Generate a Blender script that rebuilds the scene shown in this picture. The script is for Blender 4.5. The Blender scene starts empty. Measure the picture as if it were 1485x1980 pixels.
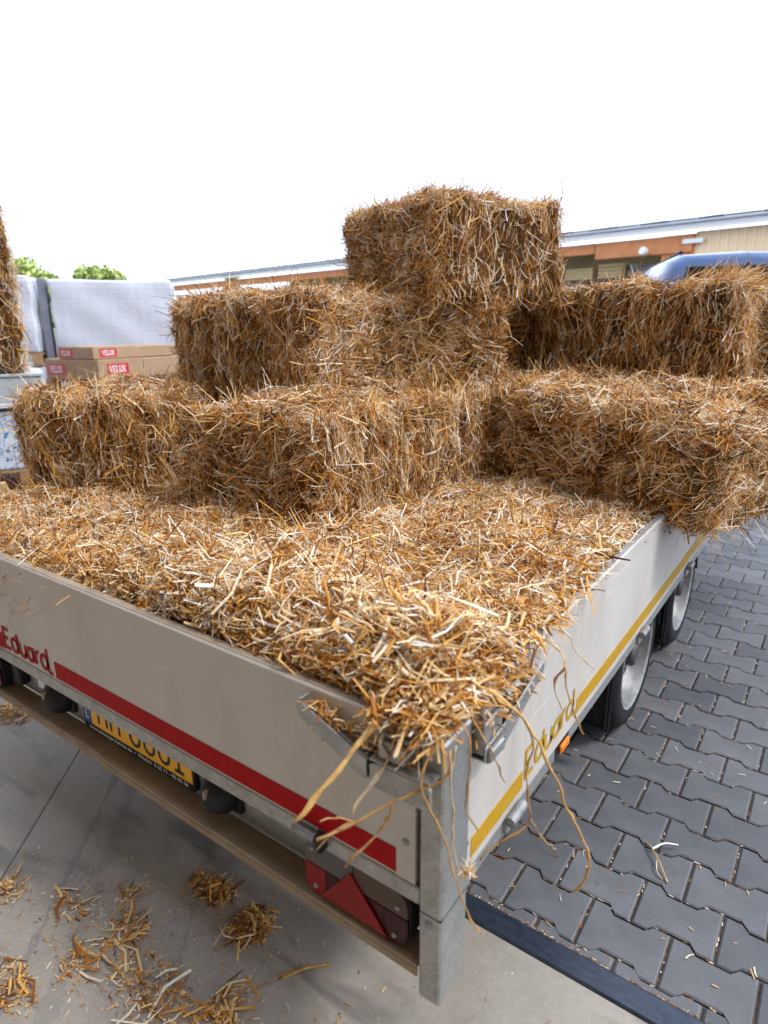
import bpy, bmesh, math, random
import numpy as np
from mathutils import Matrix, Vector
R = math.radians
scene = bpy.context.scene
col = scene.collection

# ------------------------------------------------------------------ camera
cam_d = bpy.data.cameras.new('camera'); cam = bpy.data.objects.new('camera', cam_d); col.objects.link(cam)
CAM = Vector((0.460, -0.787, 1.56))
pitch, yaw, roll = R(16.2), R(35.7), R(-0.48)
fwd = Vector((-math.sin(yaw)*math.cos(pitch), math.cos(yaw)*math.cos(pitch), -math.sin(pitch)))
rt0 = Vector((math.cos(yaw), math.sin(yaw), 0)); up0 = rt0.cross(fwd)
rt = rt0*math.cos(roll) + up0*math.sin(roll); up = -rt0*math.sin(roll) + up0*math.cos(roll)
cam.matrix_world = Matrix(((rt.x, up.x, -fwd.x, CAM.x), (rt.y, up.y, -fwd.y, CAM.y), (rt.z, up.z, -fwd.z, CAM.z), (0, 0, 0, 1)))
cam_d.sensor_fit = 'HORIZONTAL'; cam_d.sensor_width = 24.0; cam_d.lens = 20.04
cam_d.clip_start = 0.05; cam_d.clip_end = 3000
cam_d.dof.use_dof = True; cam_d.dof.focus_distance = 2.0; cam_d.dof.aperture_fstop = 2.6
scene.camera = cam

# ------------------------------------------------------------------ world and sun (bright overcast)
SUN_EL, SUN_AZ = 54, 72        # azimuth clockwise from +Y: light comes from the right and a little ahead
w = bpy.data.worlds.new('World'); scene.world = w; w.use_nodes = True
nt = w.node_tree; nt.nodes.clear()
out = nt.nodes.new('ShaderNodeOutputWorld'); bg = nt.nodes.new('ShaderNodeBackground')
sky = nt.nodes.new('ShaderNodeTexSky'); sky.sky_type = 'NISHITA'; sky.sun_disc = False
sky.sun_elevation = R(SUN_EL); sky.sun_rotation = R(SUN_AZ); sky.air_density = 1.0; sky.dust_density = 3.0
mix = nt.nodes.new('ShaderNodeMix'); mix.data_type = 'RGBA'
tc = nt.nodes.new('ShaderNodeTexCoord'); nz = nt.nodes.new('ShaderNodeTexNoise')
nz.inputs['Scale'].default_value = 1.6; nz.inputs['Detail'].default_value = 5
mr = nt.nodes.new('ShaderNodeMapRange'); mr.inputs[3].default_value = 0.80; mr.inputs[4].default_value = 0.97
nt.links.new(tc.outputs['Generated'], nz.inputs['Vector']); nt.links.new(nz.outputs[0], mr.inputs[0]); nt.links.new(mr.outputs[0], mix.inputs[0])
nt.links.new(sky.outputs[0], mix.inputs[6]); mix.inputs[7].default_value = (7.8, 9.1, 11.2, 1)
nt.links.new(mix.outputs[2], bg.inputs[0]); bg.inputs[1].default_value = 0.13
nt.links.new(bg.outputs[0], out.inputs[0])
sd = bpy.data.lights.new('sun', 'SUN'); sun = bpy.data.objects.new('sun', sd); col.objects.link(sun)
sd.energy = 1.2; sd.angle = R(12); sd.color = (1, .985, .965)
az, el = R(SUN_AZ), R(SUN_EL)
sdir = Vector((math.sin(az)*math.cos(el), math.cos(az)*math.cos(el), math.sin(el)))
sun.rotation_euler = sdir.to_track_quat('Z', 'Y').to_euler()
sun.location = (6, 6, 12)
vs = scene.view_settings; vs.view_transform = 'Standard'; vs.look = 'None'; vs.gamma = 1; vs.exposure = 0.95
scene.render.engine = 'CYCLES'
cy = scene.cycles; cy.use_denoising = True; cy.max_bounces = 7; cy.diffuse_bounces = 3; cy.glossy_bounces = 3
cy.transparent_max_bounces = 6; cy.caustics_reflective = False; cy.caustics_refractive = False

# ------------------------------------------------------------------ helpers
rng = np.random.default_rng(7); random.seed(7)

class Mat:
    """small wrapper for node materials"""
    def __init__(s, name, color=(.5, .5, .5), rough=.6, metal=0., spec=.5):
        s.m = bpy.data.materials.new(name); s.m.use_nodes = True
        s.t = s.m.node_tree; s.b = s.t.nodes['Principled BSDF']
        s.b.inputs['Base Color'].default_value = (*color, 1); s.b.inputs['Roughness'].default_value = rough
        s.b.inputs['Metallic'].default_value = metal; s.b.inputs['Specular IOR Level'].default_value = spec
        s.co = None
    def n(s, kind, **kw):
        nd = s.t.nodes.new(kind)
        for k, v in kw.items():
            if k in nd.inputs: nd.inputs[k].default_value = v
            else: setattr(nd, k, v)
        return nd
    def l(s, a, b): s.t.links.new(a, b)
    def coord(s, which='Object', scale=(1, 1, 1), rot=(0, 0, 0)):
        c = s.n('ShaderNodeTexCoord'); m = s.n('ShaderNodeMapping')
        m.inputs['Scale'].default_value = scale; m.inputs['Rotation'].default_value = rot
        s.l(c.outputs[which], m.inputs[0]); return m.outputs[0]
    def noise(s, scale, detail=4, rough=.6, vec=None, dist=0.):
        nd = s.n('ShaderNodeTexNoise'); nd.inputs['Scale'].default_value = scale; nd.inputs['Detail'].default_value = detail
        nd.inputs['Roughness'].default_value = rough; nd.inputs['Distortion'].default_value = dist
        s.l(vec or s.coord(), nd.inputs['Vector']); return nd.outputs[0]
    def ramp(s, fac, stops):
        r = s.n('ShaderNodeValToRGB'); e = r.color_ramp.elements
        while len(e) < len(stops): e.new(.5)
        for el_, (p, c) in zip(e, stops):
            el_.position = p; el_.color = (*c, 1) if len(c) == 3 else c
        s.l(fac, r.inputs[0]); return r.outputs[0]
    def mix(s, fac, a, b, blend='MIX'):
        m = s.n('ShaderNodeMix'); m.data_type = 'RGBA'; m.blend_type = blend
        for v, i in ((fac, 0), (a, 6), (b, 7)):
            if isinstance(v, (int, float)): m.inputs[i].default_value = v
            elif isinstance(v, tuple): m.inputs[i].default_value = (*v, 1)
            else: s.l(v, m.inputs[i])
        return m.outputs[2]
    def math(s, op, a, b=0.):
        m = s.n('ShaderNodeMath', operation=op)
        for i, v in enumerate((a, b)):
            if isinstance(v, (int, float)): m.inputs[i].default_value = v
            else: s.l(v, m.inputs[i])
        return m.outputs[0]
    def base(s, c): s.l(c, s.b.inputs['Base Color']); return s
    def rough(s, c): s.l(c, s.b.inputs['Roughness']); return s
    def bump(s, h, strength=.3, dist=.01):
        b = s.n('ShaderNodeBump'); b.inputs['Strength'].default_value = strength; b.inputs['Distance'].default_value = dist
        s.l(h, b.inputs['Height']); s.l(b.outputs[0], s.b.inputs['Normal']); return s

def speckled(name, c1, c2, scale, rough=.7, metal=0., bump=.15, detail=6, spec=.5, stretch=(1, 1, 1)):
    m = Mat(name, c1, rough, metal, spec)
    f = m.noise(scale, detail, .65, m.coord(scale=stretch))
    m.base(m.ramp(f, [(.32, c1), (.68, c2)])); m.bump(f, bump, .004)
    return m.m

def tag(o, label=None, cat=None, group=None, kind=None):
    if label: o['label'] = label
    if cat: o['category'] = cat
    if group: o['group'] = group
    if kind: o['kind'] = kind
    return o

def empty(name, loc=(0, 0, 0), rz=0., **kw):
    o = bpy.data.objects.new(name, None); col.objects.link(o); o.location = loc; o.rotation_euler = (0, 0, rz)
    o.empty_display_size = .1
    return tag(o, **kw)

def link(name, me, mat, parent=None, loc=None, rot=None, smooth=False, **kw):
    o = bpy.data.objects.new(name, me); col.objects.link(o)
    if mat is not None and not me.materials: me.materials.append(mat)
    if parent: o.parent = parent
    if loc: o.location = loc
    if rot: o.rotation_euler = rot
    if smooth: me.shade_smooth()
    return tag(o, **kw)

def mesh_pd(name, v, f):
    me = bpy.data.meshes.new(name); me.from_pydata([tuple(p) for p in v], [], f); me.update(); return me

def from_bm(name, bm):
    me = bpy.data.meshes.new(name); bm.normal_update(); bm.to_mesh(me); bm.free(); return me

def bm_box(bm, x0, x1, y0, y1, z0, z1, bev=0., seg=1):
    r = bmesh.ops.create_cube(bm, size=1); vs_ = r['verts']
    for v in vs_:
        v.co = ((x0+x1)/2 + v.co.x*(x1-x0), (y0+y1)/2 + v.co.y*(y1-y0), (z0+z1)/2 + v.co.z*(z1-z0))
    if bev > 0:
        es = list({e for v in vs_ for e in v.link_edges})
        bmesh.ops.bevel(bm, geom=es, offset=bev, segments=seg, affect='EDGES', profile=.5)

def box(name, x0, x1, y0, y1, z0, z1, mat, parent=None, bev=.002, **kw):
    bm = bmesh.new(); bm_box(bm, x0, x1, y0, y1, z0, z1, bev); return link(name, from_bm(name, bm), mat, parent, **kw)

def prism_me(name, pts, axis, a0, a1, bev=0.):
    """2D polygon extruded: axis 'y' -> pts are (x,z); 'x' -> (y,z); 'z' -> (x,y)"""
    bm = bmesh.new()
    def P(p, a): return {'y': (p[0], a, p[1]), 'x': (a, p[0], p[1]), 'z': (p[0], p[1], a)}[axis]
    A = [bm.verts.new(P(p, a0)) for p in pts]; B = [bm.verts.new(P(p, a1)) for p in pts]
    bm.faces.new(A); bm.faces.new(B[::-1])
    for i in range(len(pts)):
        j = (i+1) % len(pts); bm.faces.new((A[i], B[i], B[j], A[j]))
    bmesh.ops.recalc_face_normals(bm, faces=bm.faces)
    if bev > 0:
        es = [e for e in bm.edges if len(e.link_faces) == 2 and e.calc_face_angle(0) > .6]
        bmesh.ops.bevel(bm, geom=es, offset=bev, segments=1, affect='EDGES')
    return from_bm(name, bm)

def prism(name, pts, axis, a0, a1, mat, parent=None, bev=0., **kw):
    return link(name, prism_me(name, pts, axis, a0, a1, bev), mat, parent, **kw)

def lathe_me(name, prof, seg=48, axis='x'):
    """profile of (a, r) revolved round axis"""
    v, f = [], []
    n = len(prof)
    for i in range(seg):
        t = 2*math.pi*i/seg; c, s_ = math.cos(t), math.sin(t)
        for a, r_ in prof:
            v.append({'x': (a, r_*c, r_*s_), 'y': (r_*c, a, r_*s_), 'z': (r_*c, r_*s_, a)}[axis])
    for i in range(seg):
        j = (i+1) % seg
        for k in range(n-1): f.append((i*n+k, i*n+k+1, j*n+k+1, j*n+k))
    me = mesh_pd(name, v, f)
    bm = bmesh.new(); bm.from_mesh(me); bmesh.ops.remove_doubles(bm, verts=bm.verts, dist=1e-5)
    bmesh.ops.recalc_face_normals(bm, faces=bm.faces); bm.to_mesh(me); bm.free()
    me.shade_smooth(); me.set_sharp_from_angle(angle=R(35)); return me

def tube_me(name, pts, rad, sides=6, flat=1.):
    pts = [Vector(p) for p in pts]; n = len(pts)
    rads = rad if isinstance(rad, (list, tuple)) else [rad]*n
    v, f = [], []; ref = Vector((.3, .5, .8)).normalized()
    for i, p in enumerate(pts):
        t = (pts[min(i+1, n-1)] - pts[max(i-1, 0)]).normalized()
        a = t.cross(ref).normalized(); b = t.cross(a)
        for k in range(sides):
            an = 2*math.pi*k/sides; v.append(p + (a*math.cos(an) + b*math.sin(an)*flat)*rads[i])
    for i in range(n-1):
        for k in range(sides):
            k2 = (k+1) % sides; f.append((i*sides+k, i*sides+k2, (i+1)*sides+k2, (i+1)*sides+k))
    f.append(tuple(range(sides))[::-1]); f.append(tuple((n-1)*sides+k for k in range(sides)))
    return mesh_pd(name, v, f)

def smooth_path(pts, sub=5):
    """Catmull-Rom"""
    P = [Vector(p) for p in pts]; P = [P[0]*2-P[1]] + P + [P[-1]*2-P[-2]]; o = []
    for i in range(1, len(P)-2):
        for k in range(sub):
            t = k/sub; a, b, c, d = P[i-1], P[i], P[i+1], P[i+2]
            o.append(.5*((2*b) + (c-a)*t + (2*a-5*b+4*c-d)*t*t + (3*b-a-3*c+d)*t**3))
    o.append(P[-2]); return o

def stroke_tris(polys, wd, xf):
    """flat strokes: list of 2D polylines -> verts, faces; xf maps (x,y) to 3D"""
    v, f = [], []
    for pl in polys:
        n = len(pl); b0 = len(v)
        closed = (abs(pl[0][0]-pl[-1][0])+abs(pl[0][1]-pl[-1][1])) < 1e-6 and n > 3
        for i in range(n):
            if closed: p_, q_ = pl[(i-1) % (n-1)], pl[(i+1) % (n-1)] if i < n-1 else pl[1]
            else: p_, q_ = pl[max(i-1, 0)], pl[min(i+1, n-1)]
            d1 = Vector((pl[i][0]-p_[0], pl[i][1]-p_[1])); d2 = Vector((q_[0]-pl[i][0], q_[1]-pl[i][1]))
            if d1.length < 1e-9: d1 = d2
            if d2.length < 1e-9: d2 = d1
            n1 = Vector((-d1.y, d1.x)).normalized(); n2 = Vector((-d2.y, d2.x)).normalized()
            m = (n1+n2)
            m = n1 if m.length < .2 else m.normalized()
            k = wd/2/max(.5, m.dot(n1))
            for s_ in (1, -1): v.append(xf(pl[i][0]+m.x*k*s_, pl[i][1]+m.y*k*s_))
        for i in range(n-1): f.append((b0+2*i, b0+2*i+1, b0+2*i+3, b0+2*i+2))
    return v, f

def arc(cx, cy_, rx, ry, a0, a1, n=10):
    return [(cx+rx*math.cos(R(a0+(a1-a0)*i/n)), cy_+ry*math.sin(R(a0+(a1-a0)*i/n))) for i in range(n+1)]

def font_me(name, txt, size, bold=0.):
    c = bpy.data.curves.new(name, 'FONT'); c.body = txt; c.size = size; c.offset = bold; c.resolution_u = 3
    o = bpy.data.objects.new(name, c); col.objects.link(o); dg = bpy.context.evaluated_depsgraph_get()
    me = bpy.data.meshes.new_from_object(o.evaluated_get(dg)); bpy.data.objects.remove(o); me.name = name
    return me

# smooth pseudo-noise for numpy points
class SN:
    def __init__(s, freq, n=10, seed=0):
        g = np.random.default_rng(seed); d = g.normal(size=(n, 3)); d /= np.linalg.norm(d, axis=1)[:, None]
        s.k = d*freq*2*np.pi*g.uniform(.6, 1.5, (n, 1)); s.p = g.uniform(0, 6.28, n); s.n = n
    def __call__(s, P): return np.sin(P @ s.k.T + s.p).sum(1)/math.sqrt(s.n/2)/1.6

def unit(a): return a/np.maximum(np.linalg.norm(a, axis=1, keepdims=True), 1e-9)

CLIP = False
def ribbons(name, P, T, N, L, W, bend, tone, vfold=False):
    """many straws as one mesh: P mid points, T directions, N the face normals"""
    if CLIP:      # keep the tailboard's top edge clear away from the corner
        kp = ~((P[:, 1]-.5*L*np.abs(T[:, 1]) < .012) & (P[:, 0] < -.12-.05*np.sin(P[:, 0]*40)))
        P, T, N, L, W, bend, tone = P[kp], T[kp], N[kp], L[kp], W[kp], bend[kp], tone[kp]
    n = len(P); B = unit(np.cross(T, N)); N = unit(np.cross(B, T))
    ss = np.array([-.5, 0, .5]); rows = []
    bd = N*bend[:, :1] + B*bend[:, 1:2]
    kink = bend[:, 2:3]
    for k, s_ in enumerate(ss):
        ctr = P + T*(L*s_)[:, None] + bd*((.25-s_*s_)*4*L)[:, None]
        if k == 2: ctr = ctr + N*(kink*L[:, None])
        wd = (W*(1. if k < 2 else .55))[:, None]
        if vfold: rows += [ctr-B*wd/2, ctr+N*wd*.38, ctr+B*wd/2]
        else: rows += [ctr-B*wd/2, ctr+B*wd/2]
    m = len(rows); V = np.stack(rows, 1).reshape(-1, 3).astype(np.float32)
    c = m//3
    q = [(k*c+i, k*c+i+1, (k+1)*c+i+1, (k+1)*c+i) for k in range(2) for i in range(c-1)]
    q = np.array(q, dtype=np.int32); F = (q[None] + (np.arange(n)*m)[:, None, None]).reshape(-1)
    me = bpy.data.meshes.new(name); me.vertices.add(len(V)); me.vertices.foreach_set('co', V.ravel())
    nf = len(F)//4; me.loops.add(len(F)); me.loops.foreach_set('vertex_index', F.astype(np.int32))
    me.polygons.add(nf); me.polygons.foreach_set('loop_start', np.arange(nf, dtype=np.int32)*4)
    try: me.polygons.foreach_set('loop_total', np.full(nf, 4, dtype=np.int32))
    except Exception: pass
    a = me.attributes.new('tone', 'FLOAT', 'POINT'); a.data.foreach_set('value', np.repeat(tone, m).astype(np.float32))
    me.update(calc_edges=True); return me

# ------------------------------------------------------------------ materials
def straw_material():
    m = Mat('straw', rough=.5, spec=.2)
    a = m.n('ShaderNodeAttribute', attribute_name='tone')
    c = m.ramp(a.outputs['Fac'], [(0, (.05, .015, .003)), (.18, (.23, .074, .009)), (.36, (.53, .2, .026)), (.54, (.79, .395, .08)), (.74, (.92, .65, .29)), (1, (.97, .92, .81))])
    f = m.noise(140, 2, .6)
    c = m.mix(.35, c, m.ramp(f, [(.3, (.45, .36, .3)), (.65, (1, 1, 1))]), 'MULTIPLY')
    m.base(c)
    tr = m.n('ShaderNodeBsdfTranslucent'); m.l(c, tr.inputs[0])
    ms = m.n('ShaderNodeMixShader'); ms.inputs[0].default_value = .1
    o = m.t.nodes['Material Output']; m.l(m.b.outputs[0], ms.inputs[1]); m.l(tr.outputs[0], ms.inputs[2]); m.l(ms.outputs[0], o.inputs[0])
    return m.m
STRAW = straw_material()
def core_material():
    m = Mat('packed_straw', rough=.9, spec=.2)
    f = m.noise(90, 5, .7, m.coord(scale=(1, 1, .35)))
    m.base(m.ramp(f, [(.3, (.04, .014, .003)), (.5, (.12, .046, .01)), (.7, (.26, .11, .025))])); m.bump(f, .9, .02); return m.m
CORE = core_material()

def alu_panel(name, tint):
    m = Mat(name, tint, .38, 0., .5)
    c = m.coord()
    big = m.noise(2.2, 5, .6, c)
    col_ = m.ramp(big, [(.3, tuple(x*.9 for x in tint)), (.7, tint)])
    scr = m.noise(14, 3, .5, m.coord(scale=(.25, .25, 6), rot=(0, R(6), 0)))
    col_ = m.mix(m.ramp(scr, [(.64, (0, 0, 0)), (.7, (.6, .6, .6))]), col_, tuple(min(1, x*1.25) for x in tint))
    sp = m.noise(55, 2, .5, c)
    col_ = m.mix(m.ramp(sp, [(.75, (0, 0, 0)), (.79, (.6, .6, .6))]), col_, (.33, .25, .17))
    dirt = m.noise(5, 6, .7, m.coord(scale=(1, 1, .35)))
    col_ = m.mix(m.ramp(dirt, [(.46, (0, 0, 0)), (.75, (.45, .45, .45))]), col_, (.40, .33, .25))
    m.base(col_); m.rough(m.ramp(big, [(.3, (.3, .3, .3)), (.7, (.5, .5, .5))]))
    m.bump(m.noise(120, 2, .5, m.coord(scale=(1, 1, .1))), .03, .002); return m.m
PANEL = alu_panel('white_aluminium', (.61, .56, .5))
def galv():
    m = Mat('galvanised_steel', (.4, .4, .39), .48, .75)
    v = m.n('ShaderNodeTexVoronoi'); v.inputs['Scale'].default_value = 130; m.l(m.coord(), v.inputs['Vector'])
    n_ = m.noise(18, 6, .7)
    c = m.mix(.5, m.ramp(v.outputs['Distance'], [(0, (.3, .3, .29)), (.8, (.5, .5, .48))]), m.ramp(n_, [(.3, (.25, .235, .21)), (.7, (.54, .53, .5))]))
    m.base(c); m.rough(m.ramp(n_, [(.3, (.62, .62, .62)), (.7, (.38, .38, .38))])); m.bump(n_, .08, .003); return m.m
GALV = galv()
DUSTY = speckled('dusty_steel', (.25, .18, .115), (.36, .275, .19), 9, .8)
RED_FOIL = speckled('red_foil', (.36, .002, .005), (.45, .004, .009), 30, .55, bump=.02, spec=.12)
YEL_FOIL = speckled('yellow_foil', (.44, .235, .004), (.56, .31, .01), 24, .45, bump=.02, spec=.3)
BLACK = speckled('black_plastic', (.009, .0095, .011), (.022, .023, .026), 40, .5, spec=.25)
DISC = speckled('shade_disc', (.05, .048, .045), (.12, .115, .11), 20, .55, .4)  # shade of the deep-set wheel disc put into its colour
RUBBER = speckled('tyre_rubber', (.01, .01, .011), (.022, .021, .021), 60, .8, spec=.2)
RIM = speckled('rim_metal', (.2, .2, .2), (.36, .36, .35), 30, .5, .45)
def lens(name, c, r=.12):
    m = Mat(name, c, r); w_ = m.n('ShaderNodeTexWave', wave_type='BANDS'); w_.inputs['Scale'].default_value = 90; m.l(m.coord(), w_.inputs['Vector'])
    m.bump(w_.outputs[0], .25, .002); m.b.inputs['Specular IOR Level'].default_value = .22; return m.m
LENS_RED = lens('red_lens', (.25, .0008, .0025), .25); LENS_DARK = lens('dark_red_lens', (.04, .0006, .002), .25); LENS_CLEAR = lens('smoked_clear_lens', (.115, .105, .1), .25)
LENS_ORANGE = lens('orange_lens', (.8, .2, .01)); LENS_AMB = lens('amber_clear_lens', (.1, .06, .045), .25)

# ------------------------------------------------------------------ setting: concrete floor, threshold strip, paving, ground
def concrete():
    m = Mat('concrete', rough=.75)
    c = m.coord()
    a = m.noise(1.3, 8, .65, c); b = m.noise(60, 4, .6, c)
    k = m.ramp(a, [(.28, (.24, .21, .172)), (.5, (.37, .328, .275)), (.72, (.465, .415, .352))])
    k = m.mix(.3, k, m.ramp(b, [(.3, (.55, .55, .55)), (.7, (1, 1, 1))]), 'MULTIPLY')
    st = m.noise(3.2, 3, .5, m.coord(scale=(.55, 2.4, 1), rot=(0, 0, R(38))), .4)       # rubber smears
    k = m.mix(m.ramp(st, [(.55, (0, 0, 0)), (.66, (.7, .7, .7))]), k, (.12, .112, .104))
    sp = m.noise(75, 2, .5, c)
    k = m.mix(m.ramp(sp, [(.735, (0, 0, 0)), (.76, (.85, .85, .85))]), k, (.055, .05, .045))
    oil = m.noise(2.3, 2, .4, c, .6)
    k = m.mix(m.ramp(oil, [(.68, (0, 0, 0)), (.75, (.4, .4, .4))]), k, (.1, .095, .09))
    # a saw cut and a wheel scuff running diagonally
    sx = m.n('ShaderNodeSeparateXYZ'); m.l(c, sx.inputs[0])
    for nx, ny, d, wd, cc, fa in ((.771, .637, -1.181, .0035, (.05, .045, .04), .9), (.771, .637, -.99, .012, (.13, .12, .115), .4), (.78, .62, -.60, .016, (.14, .13, .12), .3), (.74, .67, -.86, .03, (.13, .12, .11), .3)):
        e = m.math('ADD', m.math('MULTIPLY', sx.outputs[0], nx), m.math('MULTIPLY', sx.outputs[1], ny))
        e = m.math('ABSOLUTE', m.math('SUBTRACT', e, d))
        e = m.math('LESS_THAN', e, m.math('MULTIPLY', m.math('SUBTRACT', m.noise(7, 5, .75, c), .1 if wd < .01 else .38), wd*(2.2 if wd < .01 else 6)))
        k = m.mix(m.math('MULTIPLY', e, fa), k, cc)
    m.base(k); m.rough(m.ramp(a, [(.3, (.55, .55, .55)), (.7, (.8, .8, .8))])); m.bump(b, .18, .004); return m.m
CONC = concrete()
floor = box('concrete_floor', -14, 12, -12, .455, -.3, 0, CONC, bev=0, kind='structure')

STEEL = speckled('painted_steel_edge', (.022, .03, .05), (.05, .064, .09), 26, .33, .3, .1, stretch=(1, 4, 1))
strip = prism('threshold_strip', [(.457, -.02), (.457, .001), (.462, .006), (.52, .011), (.526, .008), (.526, -.02)], 'x', -13, 11, STEEL, kind='structure')

SAND = speckled('joint_sand', (.055, .045, .035), (.12, .095, .065), 200, .95)
box('ground', -400, 400, .527, 700, -1.2, -.009, SAND, bev=0, kind='structure')
def paver_mat():
    m = Mat('paving_concrete', rough=.62)
    i = m.n('ShaderNodeObjectInfo'); c = m.coord('Object')
    at_ = m.n('ShaderNodeAttribute', attribute_name='tint')
    a = m.noise(9, 5, .6, c); b = m.noise(260, 2, .6, c)
    k = m.ramp(a, [(.3, (.11, .112, .12)), (.7, (.155, .157, .166))])
    k = m.mix(.45, k, m.ramp(b, [(.3, (.5, .5, .5)), (.7, (1, 1, 1))]), 'MULTIPLY')
    rnd = m.math('ADD', i.outputs['Random'], at_.outputs['Fac'])
    k = m.mix(1., k, m.ramp(m.math('FRACT', rnd), [(0, (.72, .72, .74)), (.5, (.95, .95, .95)), (1, (1.22, 1.2, 1.18))]), 'MULTIPLY')
    sp = m.noise(120, 2, .5, c)
    k = m.mix(m.ramp(sp, [(.74, (0, 0, 0)), (.77, (.5, .5, .5))]), k, (.3, .24, .17)); stn = m.noise(3.1, 5, .7, m.coord('Generated') if False else c, .5)
    wc = m.n('ShaderNodeNewGeometry'); wn = m.noise(1.7, 6, .7, wc.outputs['Position'], .4); k = m.mix(1., k, m.ramp(wn, [(.3, (.74, .74, .75)), (.7, (1.14, 1.13, 1.1))]), 'MULTIPLY'); gr = m.noise(420, 1, .5, wc.outputs['Position']); k = m.mix(m.ramp(gr, [(.66, (0, 0, 0)), (.72, (.55, .55, .55))]), k, (.22, .22, .23))
    m.base(k); m.bump(b, .3, .003); m.rough(m.ramp(a, [(.3, (.5, .5, .5)), (.7, (.7, .7, .7))])); return m.m
PAVE = paver_mat()
PL, PW, PH = .2065, .149, .0115
def paver_outline(g=.0034):
    """double-T stone: flared ends, narrow waist, centred on (0,0)"""
    hl = PL/2-g; hw = PW/2-g
    up_ = [(-hl, hw+PH), (-.062, hw+PH), (-.042, hw-PH), (.042, hw-PH), (.062, hw+PH), (hl, hw+PH)]
    return up_ + [(x, -y) for x, y in up_[::-1]]
def paver_data(out_, z=0., ch=.005):
    n = len(out_); cx = sum(p[0] for p in out_)/n; cy_ = sum(p[1] for p in out_)/n
    inn = []
    for x, y in out_:
        d = math.hypot(x-cx, y-cy_); inn.append((x-(x-cx)/d*ch*1.2, y-(y-cy_)/d*ch*1.2))
    v = [(x, y, z) for x, y in inn] + [(x, y, z-ch*.7) for x, y in out_] + [(x, y, z-.05) for x, y in out_]
    f = []
    for i in range(n):
        j = (i+1) % n; f += [(i, n+i, n+j, j), (n+i, 2*n+i, 2*n+j, n+j)]
    # top as two trapezoids plus waist
    if n == 12: f += [(11, 10, 1, 0), (10, 9, 2, 1), (9, 8, 3, 2), (8, 7, 4, 3), (7, 6, 5, 4)]
    else: f += [tuple(range(n))[::-1]]
    return v, f
def clip_y(poly, y0):
    o = []
    for i in range(len(poly)):
        a, b = poly[i], poly[(i+1) % len(poly)]
        if a[1] >= y0: o.append(a)
        if (a[1] >= y0) != (b[1] >= y0):
            t = (y0-a[1])/(b[1]-a[1]); o.append((a[0]+(b[0]-a[0])*t, y0))
    return o
def px_of(p):
    d = Vector(p)-CAM; z_ = d.dot(fwd)
    return (.5+d.dot(rt)/z_*20.04/24, .5-d.dot(up)/z_*20.04/32) if z_ > .1 else (9, 9)
pv, pf = paver_data(paver_outline())
pave_me = [mesh_pd('paving_stone', pv, pf)]
pave_root = empty('pavement', kind='structure')
cands = []
for r_ in range(-1, 90):
    yc = .565+.149*r_+.0745
    for c_ in range(-40, 60):
        xc = .1 + PL*c_ + (PL/2 if r_ % 2 == 0 else 0) - (0 if r_ % 2 else PL/2) + (PL/2)
        if r_ % 2 == 0: xc = .0965 + PL*(c_+.5)
        else: xc = -.006 + PL*(c_+.5)
        u_, v_ = px_of((xc, yc, 0))
        seen = -.03 < u_ < 1.03 and .3 < v_ < 1.04 and xc > -.45
        d = (Vector((xc, yc, 0))-CAM).length
        if yc < 12 and -6 < xc < 7: cands.append((0 if seen else 1, d, xc, yc, r_))
cands.sort()
far_v, far_f, far_t = [], [], []
nst = 0
for s_, d, xc, yc, r_ in cands:
    dz = random.uniform(-.0015, .0012)
    if r_ == -1:
        ol = clip_y([(x+xc, y+yc) for x, y in paver_outline()], .531)
        if len(ol) < 3: continue
        ol = [(x-xc, y-yc) for x, y in ol]
        v, f = paver_data(ol)
    if s_ == 0 and nst < 296:
        me = pave_me[0] if r_ != -1 else mesh_pd('paving_stone', v, f)
        o = link('paving_stone', me, PAVE, pave_root, (xc, yc, dz), (random.uniform(-.004, .004), random.uniform(-.004, .004), 0)); nst += 1
    else:
        if r_ != -1: v, f = pv, pf
        b0 = len(far_v); far_v += [(x+xc, y+yc, z+dz) for x, y, z in v]; far_f += [tuple(i+b0 for i in q) for q in f]; far_t += [random.random()]*len(v)
me = mesh_pd('distant_paving', far_v, far_f); a_ = me.attributes.new('tint', 'FLOAT', 'POINT'); a_.data.foreach_set('value', far_t)
link('distant_paving', me, PAVE, pave_root, kind='stuff')
for (x0, x1, y0, y1) in ((-60, -6.05, .53, 60), (7.05, 60, .53, 60), (-6.05, 7.05, 12.05, 60)):
    box('yard_paving', x0, x1, y0, y1, -.05, -.003, speckled('far_paving', (.07, .072, .08), (.11, .11, .12), 5, .7), pave_root, bev=0)

# the hall this is seen from: roof overhead and walls behind, all out of view, they shade the tail of the trailer
WOODC = speckled('unseen_hall_timber', (.62, .38, .19), (.72, .48, .27), 4, .8, stretch=(1, 6, 1))
WALLC = speckled('unseen_hall_render', (.76, .62, .47), (.82, .69, .55), 3, .85)
box('unseen_ceiling', -12, 12, -5.8, -.75, 5.42, 5.6, WOODC, bev=0, kind='structure')
for sx_ in (-1, 1): box('unseen_wall_left' if sx_ < 0 else 'unseen_wall_right', min(sx_*9, sx_*9.3), max(sx_*9, sx_*9.3), -5.49, -1.6, 0, 5.4, WALLC, bev=0, kind='structure')
box('unseen_wall_back', -12, 12, -5.8, -5.5, 0, 5.4, WALLC, bev=0, kind='structure')

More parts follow.
